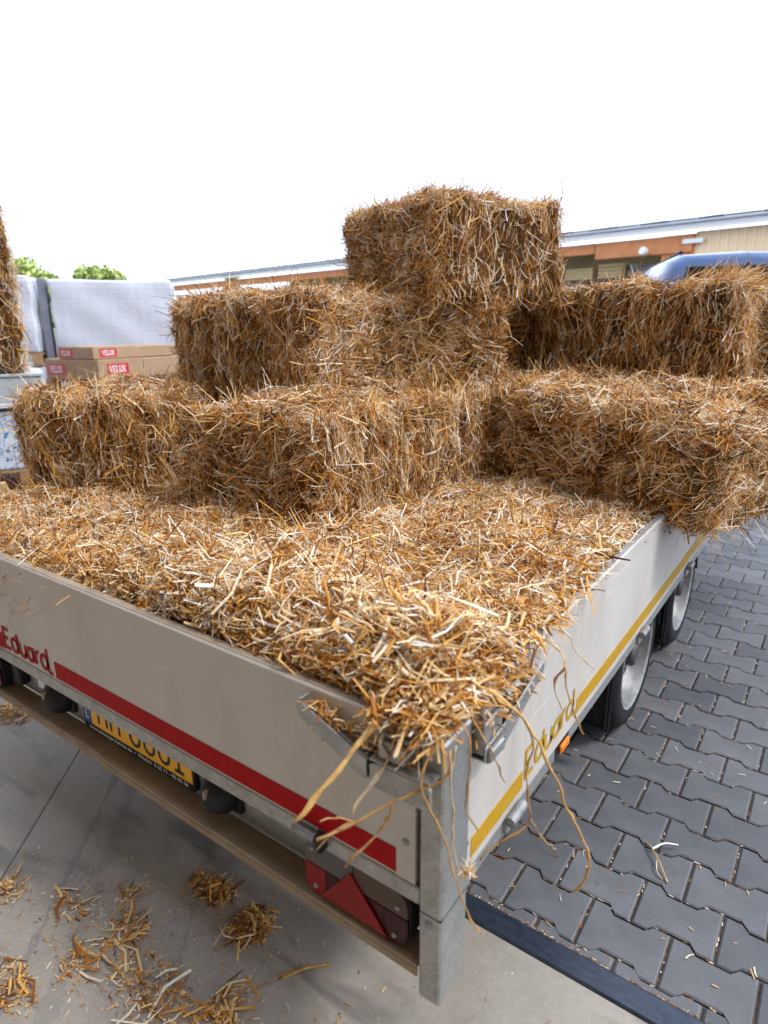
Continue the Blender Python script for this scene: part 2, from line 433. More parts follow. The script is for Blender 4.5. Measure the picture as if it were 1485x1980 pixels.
# ------------------------------------------------------------------ background: hill, trees, shed, stacks, van
GRASS = speckled('meadow', (.10, .15, .035), (.2, .24, .07), .12, .9)
hv, hf = [], []
nx_, ny_ = 40, 10
for j in range(ny_+1):
    for i in range(nx_+1):
        an = R(-20 + 110*i/nx_); rr = 70 + 330*j/ny_
        hh = (j/ny_)**1.3*34*(.55+.45*math.sin(an*3+1)) + 1.2*math.sin(i*1.3+j)
        hv.append((-math.sin(an)*rr, math.cos(an)*rr, -1.3 if j == 0 else hh))
for j in range(ny_):
    for i in range(nx_): a = j*(nx_+1)+i; hf.append((a, a+nx_+1, a+nx_+2, a+1))
link('hills', mesh_pd('hills', hv, hf), GRASS, smooth=True, kind='structure')

def leaf_mat(name, c1, c2):
    m = Mat(name, c1, .6)
    a = m.n('ShaderNodeAttribute', attribute_name='tone'); m.base(m.ramp(a.outputs['Fac'], [(0, c1), (1, c2)]))
    return m.m
LEAF = leaf_mat('leaves', (.2, .28, .05), (.6, .64, .2)); BARK = speckled('bark', (.08, .055, .035), (.16, .12, .08), 12, .9)
def tree(x, y, z, ht, rx, rz, label, nl=3500, leaf=.28, seed=1):
    g = np.random.default_rng(seed)
    t = empty('tree', (x, y, z), label=label, cat='tree', group='trees beyond the yard')
    limbs_v, limbs_f = [], []
    def addtube(p, r_):
        m_ = tube_me('t', p, r_, 7); b0 = len(limbs_v)
        limbs_v.extend([tuple(v.co) for v in m_.vertices]); limbs_f.extend([tuple(i+b0 for i in q.vertices) for q in m_.polygons]); bpy.data.meshes.remove(m_)
    addtube([(0, 0, -.6), (.05, .02, ht*.3), (.1, -.05, ht*.55), (0, 0, ht*.85)], [ht*.035, ht*.028, ht*.02, ht*.006])
    cc = []
    for k in range(16):
        an = k*2.4; rr = rx*g.uniform(.35, .8); zz = ht-rz+rz*g.uniform(-.75, .75)
        rr *= math.sqrt(max(.08, 1-((zz-(ht-rz))/rz)**2)); e = (rr*math.cos(an), rr*math.sin(an), zz)
        addtube([(0, 0, ht*.3+zz*.15), (e[0]*.5, e[1]*.5, zz*.8), e], [ht*.013, ht*.008, ht*.003]); cc.append(e)
    link('trunk', mesh_pd('trunk', limbs_v, limbs_f), BARK, t)
    cc = np.array(cc); k = g.integers(0, len(cc), nl)
    off = unit(g.normal(size=(nl, 3)))*(g.uniform(0, 1, (nl, 1))**.45)*np.array([rx*.38, rx*.38, rz*.36])
    P = cc[k]+off; T = unit(g.normal(size=(nl, 3))); N = unit(g.normal(size=(nl, 3))+off*1.5)
    me_ = ribbons('crown', P, T, N, g.uniform(.7, 1.4, nl)*leaf, g.uniform(.4, .8, nl)*leaf, g.normal(0, .1, (nl, 3)), np.clip(g.normal(.5, .25, nl)+.2*off[:, 2]/rz, 0, 1))
    link('crown', me_, LEAF, t)
tree(-35.1, 17.6, 0, 4.95, 2.1, 1.9, 'broad round green tree, largest crown above the white wrapped stacks', 4500, .26, 3)
tree(-33.7, 20.1, 0, 4.72, 1.7, 1.6, 'round tree just right of the largest crown above the white stacks', 4000, .24, 4)
tree(-62.5, 27.0, 2.2, 5.2, 2.2, 2.0, 'small pale treetop beside the upright straw panel, above the wrapped stacks', 2200, .32, 5)
tree(-80, 51.5, 3.0, 5.4, 2.6, 2.2, 'small distant tree above the middle of the white wrapped stack', 2200, .35, 6)
tree(-85, 59.0, 3.2, 4.4, 2.2, 1.8, 'low distant bush right of the small tree over the wrapped stack', 1800, .35, 8)
tree(-88, 78.5, 6.4, 4.2, 1.6, 1.4, 'tiny lone tree on the skyline above the long shed roof', 1500, .32, 9)
for i, (x, y, s_) in enumerate(((-46, 31.5, 1), (-41.5, 31, .85), (-37.5, 30, .95))):
    tree(x, y, 0, 3.7*s_, 2.4, 1.7, ['leafy bush seen under the shed roof at its far end', 'light green bush under the shed roof, between two others', 'bushy tree seen under the roof nearest the timber beam'][i], 2500, .26, 20+i)

# shed with solar roof: a straight front from A (far left) to B (right)
A = Vector((-37, 27.1, 0)); B = Vector((6, 19.97, 0)); ud = (B-A).normalized(); rz_ = math.atan2(ud.y, ud.x); LEN = (B-A).length
shed = empty('shed', A, rz_, label='long timber shed with white eaves and solar panels on its roof', cat='building')
WHITEP = speckled('white_fascia', (.78, .74, .68), (.82, .78, .73), 2, .5)
BEIGE = speckled('beige_sheet', (.8, .57, .34), (.84, .63, .4), 2, .5)
ORANGE = speckled('stained_timber', (.62, .18, .03), (.75, .27, .06), 5, .6, stretch=(6, 6, .6))
BROWN = speckled('brown_timber', (.5, .17, .055), (.62, .25, .09), 5, .7)
PVG = Mat('solar_glass', (.035, .038, .045), .9, 0, .0).m; PVF = Mat('solar_frame', (.3, .31, .33), .6, 0).m
CREAM = speckled('cream_boards', (.76, .57, .27), (.82, .64, .34), 3, .7); DARK = speckled('dark_interior', (.05, .05, .05), (.09, .085, .08), 2, .9)
def sx(px_, eh=4.4):   # position along the front at an image column (design aid, in metres from A)
    tx = (px_-742.5)/1240*fwd.length
    d = (fwd + rt*tx); d.z = 0
    M_ = Matrix(((ud.x, -d.x), (ud.y, -d.y))).inverted(); s_ = M_ @ Vector((CAM.x-A.x, CAM.y-A.y)); return s_[0]
box('fascia', 0, LEN, -.4, -.36, 4.22, 4.36, WHITEP, shed, bev=.01)
bm = bmesh.new(); 
gut = lathe_me('gutter', [(0, .055), (LEN, .055)], 12, 'x'); o_ = link('gutter', gut, PVF, shed, (0, -.46, 4.42))
prism('roof', [(-.4, 4.365), (-.4, 4.44), (9, 5.83), (9, 5.73)], 'x', -.3, LEN+.3, speckled('roof_sheet', (.2, .2, .2), (.3, .3, .3), 3, .6), shed)
np_ = int(LEN/1.75)
for i in range(np_):
    for j in range(2):
        x0 = .3+i*1.75; y0 = -.3+j*1.1
        bm = bmesh.new(); bm_box(bm, 0, 1.69, 0, 1.05, 0, .04, .004)
        me = bpy.data.meshes.get('solar_panel') or from_bm('solar_panel', bm)
        o_ = link('solar_panel', me, PVG, shed, (x0, y0, 4.49+.147*(y0+.4)), (math.atan(.147), 0, 0))
    if True:
        x0 = .3+i*1.75
        m_ = bpy.data.meshes.get('roof_bracket')
        if not m_:
            bm = bmesh.new(); bm_box(bm, -.02, .02, -.03, 2.2, -.04, .045, 0); m_ = from_bm('roof_bracket', bm)
        link('roof_bracket', m_, PVF, shed, (x0-.03, -.33, 4.51), (math.atan(.147), 0, 0))
# walls of the shed, right to left
s1, s2, s3 = sx(1283), sx(1228), sx(1085)
nrib = int((LEN-s1)/.24)
wall_pts = []
for i in range(nrib+1):
    x = s1+i*.24; wall_pts += [(x, 0), (x+.10, 0), (x+.13, -.04), (x+.21, -.04)]
wall_pts = [(x, y) for x, y in wall_pts] + [(wall_pts[-1][0], .2), (s1, .2)]
prism('corrugated_wall', wall_pts, 'z', 0, 4.2, BEIGE, shed)
nb = 7
for i in range(nb):
    x0 = s2+(s1-s2)*i/nb
    box('timber_board', x0+.012, s2+(s1-s2)*(i+1)/nb-.006, -.06, -.02, 0, 4.15, ORANGE, shed, bev=.006)
box('timber_wall', s2, s1, -.018, .2, 0, 4.15, ORANGE, shed, bev=0)
box('lintel_beam', s2-2.2, s1-.03, -.14, -.07, 3.62, 4.13, BROWN, shed, bev=.01)
box('lintel_sign', s2+.65, s2+1.25, -.19, -.15, 3.86, 4.0, WHITEP, shed, bev=.01)
box('bay_beam', sx(300), s2-2.25, -.1, .1, 3.8, 4.14, BROWN, shed, bev=.01)
for xx in (sx(468), sx(640), sx(800), sx(960)): box('timber_post', xx-.14, xx+.14, -.1, .1, 0, 3.79, BROWN, shed, bev=.01)
box('bay_back_wall', sx(470), s2-.02, 4.5, 4.7, 0, 4.6, CREAM, shed, bev=0)
box('bay_shelf', s3-6, s2-.05, 1.0, 2.6, 2.98, 3.1, DARK, shed, bev=.01)
box('bay_shelf', s3-6, s2-.05, 1.0, 2.6, 1.78, 1.9, DARK, shed, bev=.01)
lamp = lathe_me('wall_lamp', [(-.12, 0.001), (-.12, .09), (-.05, .13), (.03, .14), (.1, .1), (.14, .001)], 16, 'y'); 
box('lamp_arm', s2-.45, s2-.38, -.4, -.145, 3.68, 3.73, WHITEP, shed); link('wall_lamp', lamp, WHITEP, shed, (s2-.42, -.45, 3.72))
# goods on the shelf in the open bay
for i, (dx, wd, ht, m_) in enumerate(((.1, 1.0, .5, CREAM), (1.25, .9, .42, speckled('grey_crate', (.3, .29, .28), (.38, .37, .36), 4, .8)), (2.3, .7, .5, CREAM), (-1.2, 1.1, .4, CREAM))):
    p = A + ud*(s3+dx) + Vector((-ud.y, ud.x, 0))*1.2
    g_ = empty('timber_pack', (p.x, p.y, 3.1), rz_, label=['cream timber pack on the shed shelf, left of the grey one', 'grey timber pack on the shelf of the open shed bay', 'cream pack on the shed shelf beside the orange boards', 'cream pack on the shed shelf half behind the topmost bale'][i], cat='timber pack', group='packs on the shed shelf')
    for k in range(4): box('plank', 0, wd, 0, .9, ht*k/4, ht*(k+1)/4-.012, m_, g_, bev=.006)

# blue van ahead of the trailer
van_dir = R(22)
van = empty('van', (-.62, 7.35, -.0), van_dir, label='blue van with dark rear window parked beyond the bales', cat='van')
BLUE = Mat('blue_paint', (.008, .05, .16), .3); BLUE.b.inputs['Coat Weight'].default_value = .7; BLUE = BLUE.m
GLASS = Mat('dark_glass', (.008, .01, .014), .06).m
# cross sections along the length (local y forward, tail at y=0): (y, half width low, half width top, z bottom, z belt, z top)
secs = [(0.0, .90, .70, .42, 1.4, 2.21), (.05, .93, .73, .35, 1.4, 2.27), (.30, .95, .76, .32, 1.4, 2.31), (1.6, .96, .77, .3, 1.4, 2.33), (3.2, .96, .75, .3, 1.4, 2.28), (3.7, .96, .70, .3, 1.4, 2.1), (4.3, .94, .72, .3, 1.2, 1.32), (4.9, .9, .7, .32, 1.0, 1.08), (5.05, .8, .6, .4, .8, .9)]
v, f = [], []
for (y, wl, wt, zb, zm, zt) in secs:
    ring = [(-wl*.93, zb), (-wl, zb+.12), (-wl, zm), (-(wl+wt)/2-.02, (zm+zt)/2+.1), (-wt, zt-.09), (-wt+.12, zt-.02), (0, zt), (wt-.12, zt-.02), (wt, zt-.09), ((wl+wt)/2+.02, (zm+zt)/2+.1), (wl, zm), (wl, zb+.12), (wl*.93, zb)]
    v += [(x, y, z) for x, z in ring]
n = 13
for i in range(len(secs)-1):
    for k in range(n): k2 = (k+1) % n; f.append((i*n+k, i*n+k2, (i+1)*n+k2, (i+1)*n+k))
f.append(tuple(range(n))[::-1]); f.append(tuple((len(secs)-1)*n+k for k in range(n)))
me = mesh_pd('body', v, f); bm = bmesh.new(); bm.from_mesh(me); bmesh.ops.recalc_face_normals(bm, faces=bm.faces); bm.to_mesh(me); bm.free()
body = link('body', me, BLUE, van); me.shade_smooth(); me.set_sharp_from_angle(angle=R(50))
prism('rear_window', [(-.68, 1.5), (-.6, 2.15), (.6, 2.15), (.68, 1.5)], 'y', -.02, .03, GLASS, van, .01)
box('rear_seal', -.012, .012, -.03, .02, .5, 2.17, BLACK, van)
for s_ in (-1, 1):
    for (y0, y1) in ((.35, 1.55), (1.7, 2.6), (2.7, 3.45)):
        prism('side_window', [(y0, 1.52), (y0+.03, 2.0), (y1-.03, 2.0), (y1, 1.52)], 'x', s_*.87-.02, s_*.87+.02, GLASS, van).rotation_euler = (0, 0, 0)
    box('rear_light', s_*.86-.07, s_*.86+.07, -.02, .03, .85, 1.3, LENS_RED, van, .01)
    box('roof_rail', s_*.6-.02, s_*.6+.02, .4, 3.0, 2.315, 2.345, BLACK, van, .008)
    for y_ in (.95, 4.05):
        wme = lathe_me('wheel', [(-.1, .2), (-.1, .31), (-.07, .335), (.07, .335), (.1, .31), (.1, .2)], 28)
        w_ = link('wheel', wme, RUBBER, van, (s_*.83, y_, .335)); link('rim', lathe_me('rim', [(-.06, .001), (-.06, .08), (-.04, .16), (-.09, .2), (.09, .2), (.04, .16), (.06, .08), (.06, .001)], 20), RIM, w_)
box('bumper', -.93, .93, -.08, .1, .38, .68, BLACK, van, .02)
prism('windscreen', [(3.72, 2.04), (4.28, 1.36), (4.32, 1.38), (3.76, 2.07)], 'x', -.66, .66, GLASS, van)

# wrapped stacks at the left
def film(name, base, lines):
    m = Mat(name, base, .32, 0., .6)
    c = m.coord(); a = m.noise(4, 5, .6, c)
    sp = m.n('ShaderNodeTexBrick'); sp.inputs['Color1'].default_value = (0, 0, 0, 1); sp.inputs['Color2'].default_value = (.12, .12, .12, 1); sp.inputs['Mortar'].default_value = (1, 1, 1, 1)
    sp.inputs['Scale'].default_value = 1; sp.offset = 0; sp.inputs['Mortar Size'].default_value = .006; sp.inputs['Brick Width'].default_value = .11; sp.inputs['Row Height'].default_value = .055
    mp = m.coord(rot=(R(90), 0, 0)); m.l(mp, sp.inputs['Vector'])
    k = m.ramp(a, [(.3, tuple(x*.93 for x in base)), (.7, base)]); k = m.mix(m.math('MULTIPLY', sp.outputs[0], .35), k, lines)
    m.base(k); m.bump(a, .35, .03); return m.m
FILM = film('milky_film', (.66, .67, .73), (.5, .5, .55)); SHADEC = speckled('shaded_end_grey', (.16, .16, .2), (.24, .23, .27), 6, .6)
PALW = speckled('pallet_wood', (.30, .17, .09), (.45, .28, .15), 8, .85, stretch=(1, 6, 1))
CARD = speckled('cardboard', (.36, .22, .12), (.43, .28, .165), 6, .8, bump=.05)
def pallet(parent, x0, x1, y0, y1, z):
    for i in range(5):
        y = y0+(y1-y0-.1)*i/4; box('slat', x0, x1, y, y+.1, z+.122, z+.144, PALW, parent, .003)
    for i in range(3):
        x = x0+(x1-x0-.1)*i/2
        for y in (y0, (y0+y1)/2-.05, y1-.1): box('block', x, x+.1, y, y+.1, z+.022, z+.12, PALW, parent, .003)
        box('runner', x, x+.1, y0, y1, z, z+.02, PALW, parent, .003)
def wrapped(name, loc, rz, wx, wy, ht, label, mat, group=None, bulge=.02, pal=True):
    t = empty(name, loc, rz, label=label, cat='wrapped pallet', group=group)
    z0 = .147 if pal else 0
    if pal: pallet(t, 0, wx, 0, wy, 0)
    bm = bmesh.new(); bm_box(bm, 0.01, wx-.01, 0.01, wy-.01, z0, z0+ht, .03, 3)
    bmesh.ops.subdivide_edges(bm, edges=[e for e in bm.edges if e.calc_length() > .3], cuts=8, use_grid_fill=True)
    for v_ in bm.verts:
        v_.co += Vector((math.sin(v_.co.z*17+v_.co.y*5), math.sin(v_.co.x*9+v_.co.z*11), .6*math.sin(v_.co.x*6+v_.co.y*7)))*bulge*.5
    link('film_wrap', from_bm('film_wrap', bm), mat, t, smooth=True)
    return t
# row direction roughly across the view
rz_st = math.atan2(4.61-3.47, -6.74+7.47)*.9
ax = Vector((math.cos(rz_st), math.sin(rz_st), 0))
for k, (px0, D0, wd, lab) in enumerate((((-7.44, 3.42), 0, 1.42, 'white film wrapped stack, widest of the upper row behind the cardboard boxes'), ((-8.35, 2.02), 0, 1.52, 'white film wrapped stack between upright straw panel and the widest stack'))):
    x_, y_ = px0
    wrapped('wrapped_stack', (x_, y_, 0), rz_st, wd, 1.0, .98, lab.replace('upper', 'lower').replace('white film wrapped stack,', 'white film wrapped lower stack,') if False else ['lower white wrapped pallet under the widest white stack', 'lower white wrapped pallet beside the upright straw panel'][k], FILM, 'wrapped stacks at the yard edge')
    wrapped('wrapped_stack', (x_, y_, 1.132), rz_st, wd, 1.0, .84+.03*k, lab, FILM, 'wrapped stacks at the yard edge')
pgap = Vector((-7.44, 3.42, 0))-ax*.02
o_ = box('shaded_end_strip', -.10, -.01, .06, .2, 0, 2.13, SHADEC, None, .004); o_.location = (pgap.x, pgap.y, 0); o_.rotation_euler = (0, 0, rz_st)  # added dark strip, stands in for the shaded end of the right stack
tag(o_, 'grey strip standing in for the shaded end face of the widest white stack', 'shade strip')

# stroke lettering: returns polylines in a unit-high em
def glyph(ch):
    if ch == 'V': return [[(0, 1), (.3, 0), (.6, 1)], [(-.06, 1), (.14, 1)], [(.46, 1), (.66, 1)]], .72
    if ch == 'E': return [[(.55, .8), (.55, 1), (.08, 1), (.08, 0), (.55, 0), (.55, .2)], [(.08, .5), (.42, .5)], [(-.02, 0), (.1, 0)], [(-.02, 1), (.1, 1)]], .68
    if ch == 'L': return [[(.08, 1), (.08, 0), (.52, 0), (.52, .25)], [(-.04, 1), (.22, 1)], [(-.04, 0), (.1, 0)]], .64
    if ch == 'U': return [[(.06, 1), (.06, .3)] + arc(.3, .28, .24, .28, 180, 360) + [(.54, 1)], [(-.06, 1), (.18, 1)], [(.42, 1), (.66, 1)]], .72
    if ch == 'X': return [[(0, 1), (.56, 0)], [(.56, 1), (0, 0)], [(-.06, 1), (.16, 1)], [(.4, 1), (.62, 1)], [(-.06, 0), (.16, 0)], [(.4, 0), (.62, 0)]], .66
    return [], .5
def velux(parent, plane, x0, z0, ht, off):
    """red sticker with white lettering on a box face; plane 'front' -> local y=off, 'side' -> local x=off"""
    wd = ht*2.55
    s_ = -1
    if plane == 'front': st = box('red_label', x0, x0+wd, off-.002, off, z0, z0+ht, RED_LAB, parent, 0); xf = lambda x, z: (x0+x, off-.004, z0+z)
    else: st = box('red_label', off-.002, off, x0-wd, x0, z0, z0+ht, RED_LAB, parent, 0); xf = lambda x, z: (off-.004, x0-x, z0+z)
    cx, pl = ht*.27, []
    for ch in 'VELUX':
        g_, adv = glyph(ch); h_ = ht*.56
        pl += [[(cx+a*h_, ht*.22+b*h_) for a, b in q] for q in g_]; cx += adv*h_*1.0
    v_, f_ = stroke_tris(pl, ht*.085, xf)
    link('lettering', mesh_pd('lettering', v_, f_), WHITE_INK, st)
RED_LAB = Mat('red_print', (.55, .012, .025), .5).m; WHITE_INK = Mat('white_ink', (.85, .84, .82), .5).m; BLACK_INK = Mat('black_ink', (.012, .012, .012), .45).m
# cardboard boxes on a pallet: corner near (-5.54,2.82), faces run left (towards camera-left) and right
bx_rz = R(62)
def carton(loc, rz, wx, wy, ht, label, lab1, lab2):
    t = empty('cardboard_box', loc, rz, label=label, cat='box', group='cardboard boxes on the yard pallet')
    bm = bmesh.new(); bm_box(bm, 0, wx, 0, wy, 0, ht, .006); link('carton', from_bm('carton', bm), CARD, t)
    box('flap', .004, wx*.5, .004, wy-.004, ht+.0005, ht+.004, CARD, t, .001); box('tape', 0.0, wx, wy*.5-.03, wy*.5+.03, ht+.0045, ht+.0055, speckled('tape', (.5, .38, .22), (.55, .42, .26), 8, .3), t, 0)
    velux(t, 'front', *lab1, 0.); velux(t, 'side', *lab2, 0.)
    return t
u2 = Vector((math.cos(bx_rz), math.sin(bx_rz), 0)); 
cbase = empty('pallet', (-5.545, 2.805, .93), R(98), label='dark wooden pallet carrying the cardboard boxes', cat='pallet', group='pallets under the yard goods')
pallet(cbase, -.02, 1.2, -.02, .8, -.02)
plo = wrapped('wrapped_stack', (-5.56, 2.84, 0), R(98), 1.15, .75, .76, 'low wrapped stack under the pallet of cardboard boxes', speckled('grey_film', (.2, .2, .21), (.3, .3, .31), 4, .4), 'wrapped stacks at the yard edge')
carton((-5.545, 2.805, 1.062), R(98), 1.15, .80, .195, 'larger cardboard box with red labels, lower of the two on the pallet', (.10, .05, .105), (.76, .045, .105))
carton((-5.60, 2.80, 1.264), R(98), 1.10, .52, .115, 'flatter cardboard box with red labels lying on the larger box', (.08, .02, .08), (.49, .02, .075))

# far-left goods: upright straw panel on a grey box on a printed pack
GREY = speckled('grey_box', (.42, .45, .44), (.5, .53, .52), 5, .6)
def printfilm():
    m = Mat('printed_film', rough=.3)
    c = m.coord(scale=(1, 1, 1)); a = m.noise(7, 4, .6, m.coord(scale=(3.5, 3.5, .7)), .8); v_ = m.n('ShaderNodeTexVoronoi'); v_.inputs['Scale'].default_value = 16; m.l(c, v_.inputs['Vector'])
    k = m.ramp(a, [(.4, (.72, .75, .8)), (.52, (.6, .68, .78)), (.56, (.12, .3, .55)), (.62, (.7, .74, .8))])
    k = m.mix(m.ramp(v_.outputs['Distance'], [(.2, (1, 1, 1)), (.24, (0, 0, 0))]), k, (.06, .25, .45)); m.base(k); m.bump(a, .5, .03); return m.m
gz = R(64)
pk = empty('wrapped_pack', (-4.66, 1.62, .36), gz, label='blue and white film wrapped pack with cardboard edge under the grey box', cat='pack')
bm = bmesh.new(); bm_box(bm, -1.2, -.052, 0, .9, .147, .60, .02, 2); link('film_wrap', from_bm('film_wrap', bm), printfilm(), pk)
box('cardboard_edge', -.05, 0, .005, .9, .147, .62, CARD, pk, .004); pallet(pk, -1.2, 0, 0, .9, 0)
box('top_sheet', -1.25, .12, -.03, .92, .622, .66, speckled('white_sheet', (.62, .6, .6), (.72, .7, .7), 4, .6), pk, .006)
gb = empty('grey_crate', (-4.62, 1.66, 1.02), gz, label='pale grey flat crate under the upright straw panel', cat='crate')
box('crate_body', -1.1, .1, 0, .7, 0, .19, GREY, gb, .006); box('crate_lid', -1.11, .11, -.01, .71, .191, .215, GREY, gb, .005)
tl = empty('tile_stack', (-4.78, 1.66, 0), gz, label='reddish brown tiles wrapped in film beneath the blue and white pack', cat='tile stack')
TILE = speckled('clay_tile', (.22, .09, .055), (.32, .14, .085), 10, .6)
for r_ in range(5):
    for c_ in range(7): box('tile', -1.3+c_*.225, -1.3+c_*.225+.213, -.15, .8, .012+r_*.068, .012+r_*.068+.055, TILE, tl, .005)
for r_ in range(3): 
    o_ = box('film_band', -1.34, .3, -.165, -.155, .05+r_*.1, .085+r_*.1, Mat('clear_band', (.6, .58, .62), .2).m, tl, 0); o_.rotation_euler = (0, R(5-6*r_), 0)
pb = empty('plank', (-3.62, .98, 0), R(70), label='pale wooden plank end standing at the picture edge left of the trailer', cat='plank')
prism('plank_body', [(-.3, 0), (-.3, .66), (-.02, .66), (.06, .3), (.1, 0)], 'y', 0, .05, speckled('fresh_wood', (.5, .34, .18), (.6, .43, .25), 6, .7), pb, .004)

# ------------------------------------------------------------------ straw bodies
DIRN = SN(6, 12, 8); LOW, FINE = SN(3.2, 12, 1), SN(14, 14, 2); CL = SN(5, 12, 3)
def bale_surface(p, D, rnd, groove, seed):
    """p on the box surface (local) -> rounded, bulging, grooved surface point and normal"""
    D = np.array(D); r_ = rnd
    q = np.clip(p, r_, D-r_); d = p-q; ln = np.linalg.norm(d, axis=1, keepdims=True); nrm = d/np.maximum(ln, 1e-6)
    sp = q + nrm*r_
    off = .017*LOW(sp+seed) + .014*LOW(sp*.45+seed*2.3) + .009*FINE(sp+seed*1.7)
    g = np.abs(((sp[:, groove]+.018*LOW(sp*1.3+seed*2))/.1) % 1-.5)*2       # flakes of the bale
    off = off - .034*np.clip((g-.66)/.34, 0, 1)*(np.abs(nrm[:, groove]) < .6)
    return sp + nrm*off[:, None], nrm

def box_samples(D, n, g, weights):
    """n random points on faces; weights for (-x,+x,-y,+y,-z,+z)"""
    A_ = np.array([D[1]*D[2]]*2+[D[0]*D[2]]*2+[D[0]*D[1]]*2)*np.array(weights); k = g.choice(6, n, p=A_/A_.sum())
    p = g.uniform(0, 1, (n, 3))*np.array(D)
    for a in range(3):
        p[k == 2*a, a] = 0; p[k == 2*a+1, a] = D[a]
    return p, k

def straw_strands(P, Nn, pref, g, n, L=(.03, .19), W=(.0014, .0052), tilt=.26, spread=.9, depth=(.024, .014), tone_shift=0., clump=None, out_frac=.05, vfold=False, name='straw_stalks', sprd=1.):
    ref = np.where(np.abs(Nn[:, 2:3]) > .8, np.array([[1., 0, 0]]), np.array([[0, 0, 1.]]))
    if pref is not None: ref = pref
    e1 = unit(ref-(ref*Nn).sum(1, keepdims=True)*Nn); e2 = np.cross(Nn, e1)
    th = g.normal(0, spread, n) ; th = th*sprd + 1.1*sprd*DIRN(P); rnd = g.uniform(0, 1, n) < .22; th[rnd] = g.uniform(-3.14, 3.14, rnd.sum())
    ph = g.normal(0, tilt, n); outm = g.uniform(0, 1, n) < out_frac; ph[outm] = g.uniform(.35, 1.25, outm.sum())*np.where(g.uniform(0, 1, outm.sum()) < .5, 1, -1)
    T = unit(e1*(np.cos(th)*np.cos(ph))[:, None] + e2*(np.sin(th)*np.cos(ph))[:, None] + Nn*np.sin(ph)[:, None])
    Ln = L[0]+(L[1]-L[0])*g.beta(1.3, 2.6, n); Wd = W[0]+(W[1]-W[0])*g.beta(1.3, 2.6, n); wide = g.uniform(0, 1, n) < .05; Wd[wide] *= 1.7
    Wd[outm] *= .62
    dep = g.uniform(-depth[0], depth[1], n); sh = np.where(outm, np.abs(np.sin(ph))*Ln*.38, np.abs(np.sin(ph))*Ln*.12)
    Pm = P + Nn*(dep+sh)[:, None]
    rolla = g.normal(0, .75, n); Bv = np.cross(T, Nn); N2 = unit(Nn*np.cos(rolla)[:, None]+Bv*np.sin(rolla)[:, None])
    bend = np.stack([g.normal(0, .09, n), g.normal(0, .1, n), g.normal(0, .2, n)*(g.uniform(0, 1, n) < .5)], 1)
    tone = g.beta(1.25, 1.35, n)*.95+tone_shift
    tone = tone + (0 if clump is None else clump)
    pale = g.uniform(0, 1, n) < .14; tone[pale] = g.uniform(.85, 1, pale.sum())
    return ribbons(name, Pm, T, N2, Ln, Wd, bend, np.clip(tone, 0, 1), vfold)

def core_mesh(D, rnd, groove, seed, inset=.012, res=.035):
    bm = bmesh.new(); bmesh.ops.create_cube(bm, size=1)
    for v_ in bm.verts: v_.co = Vector(((v_.co.x+.5)*D[0], (v_.co.y+.5)*D[1], (v_.co.z+.5)*D[2]))
    for a in range(3):
        c = max(2, int(D[a]/res)); es = [e for e in bm.edges if abs((e.verts[0].co-e.verts[1].co)[a]) > D[a]*.9]
        bmesh.ops.subdivide_edges(bm, edges=es, cuts=c, use_grid_fill=True)
    P = np.array([v_.co for v_ in bm.verts]); S_, N_ = bale_surface(P, D, rnd, groove, seed); S_ = S_-N_*inset - N_*(.01*np.clip(FINE(S_*1.4+seed), 0, 1))[:, None]
    for v_, c in zip(bm.verts, S_): v_.co = c
    return from_bm('packed_core', bm)

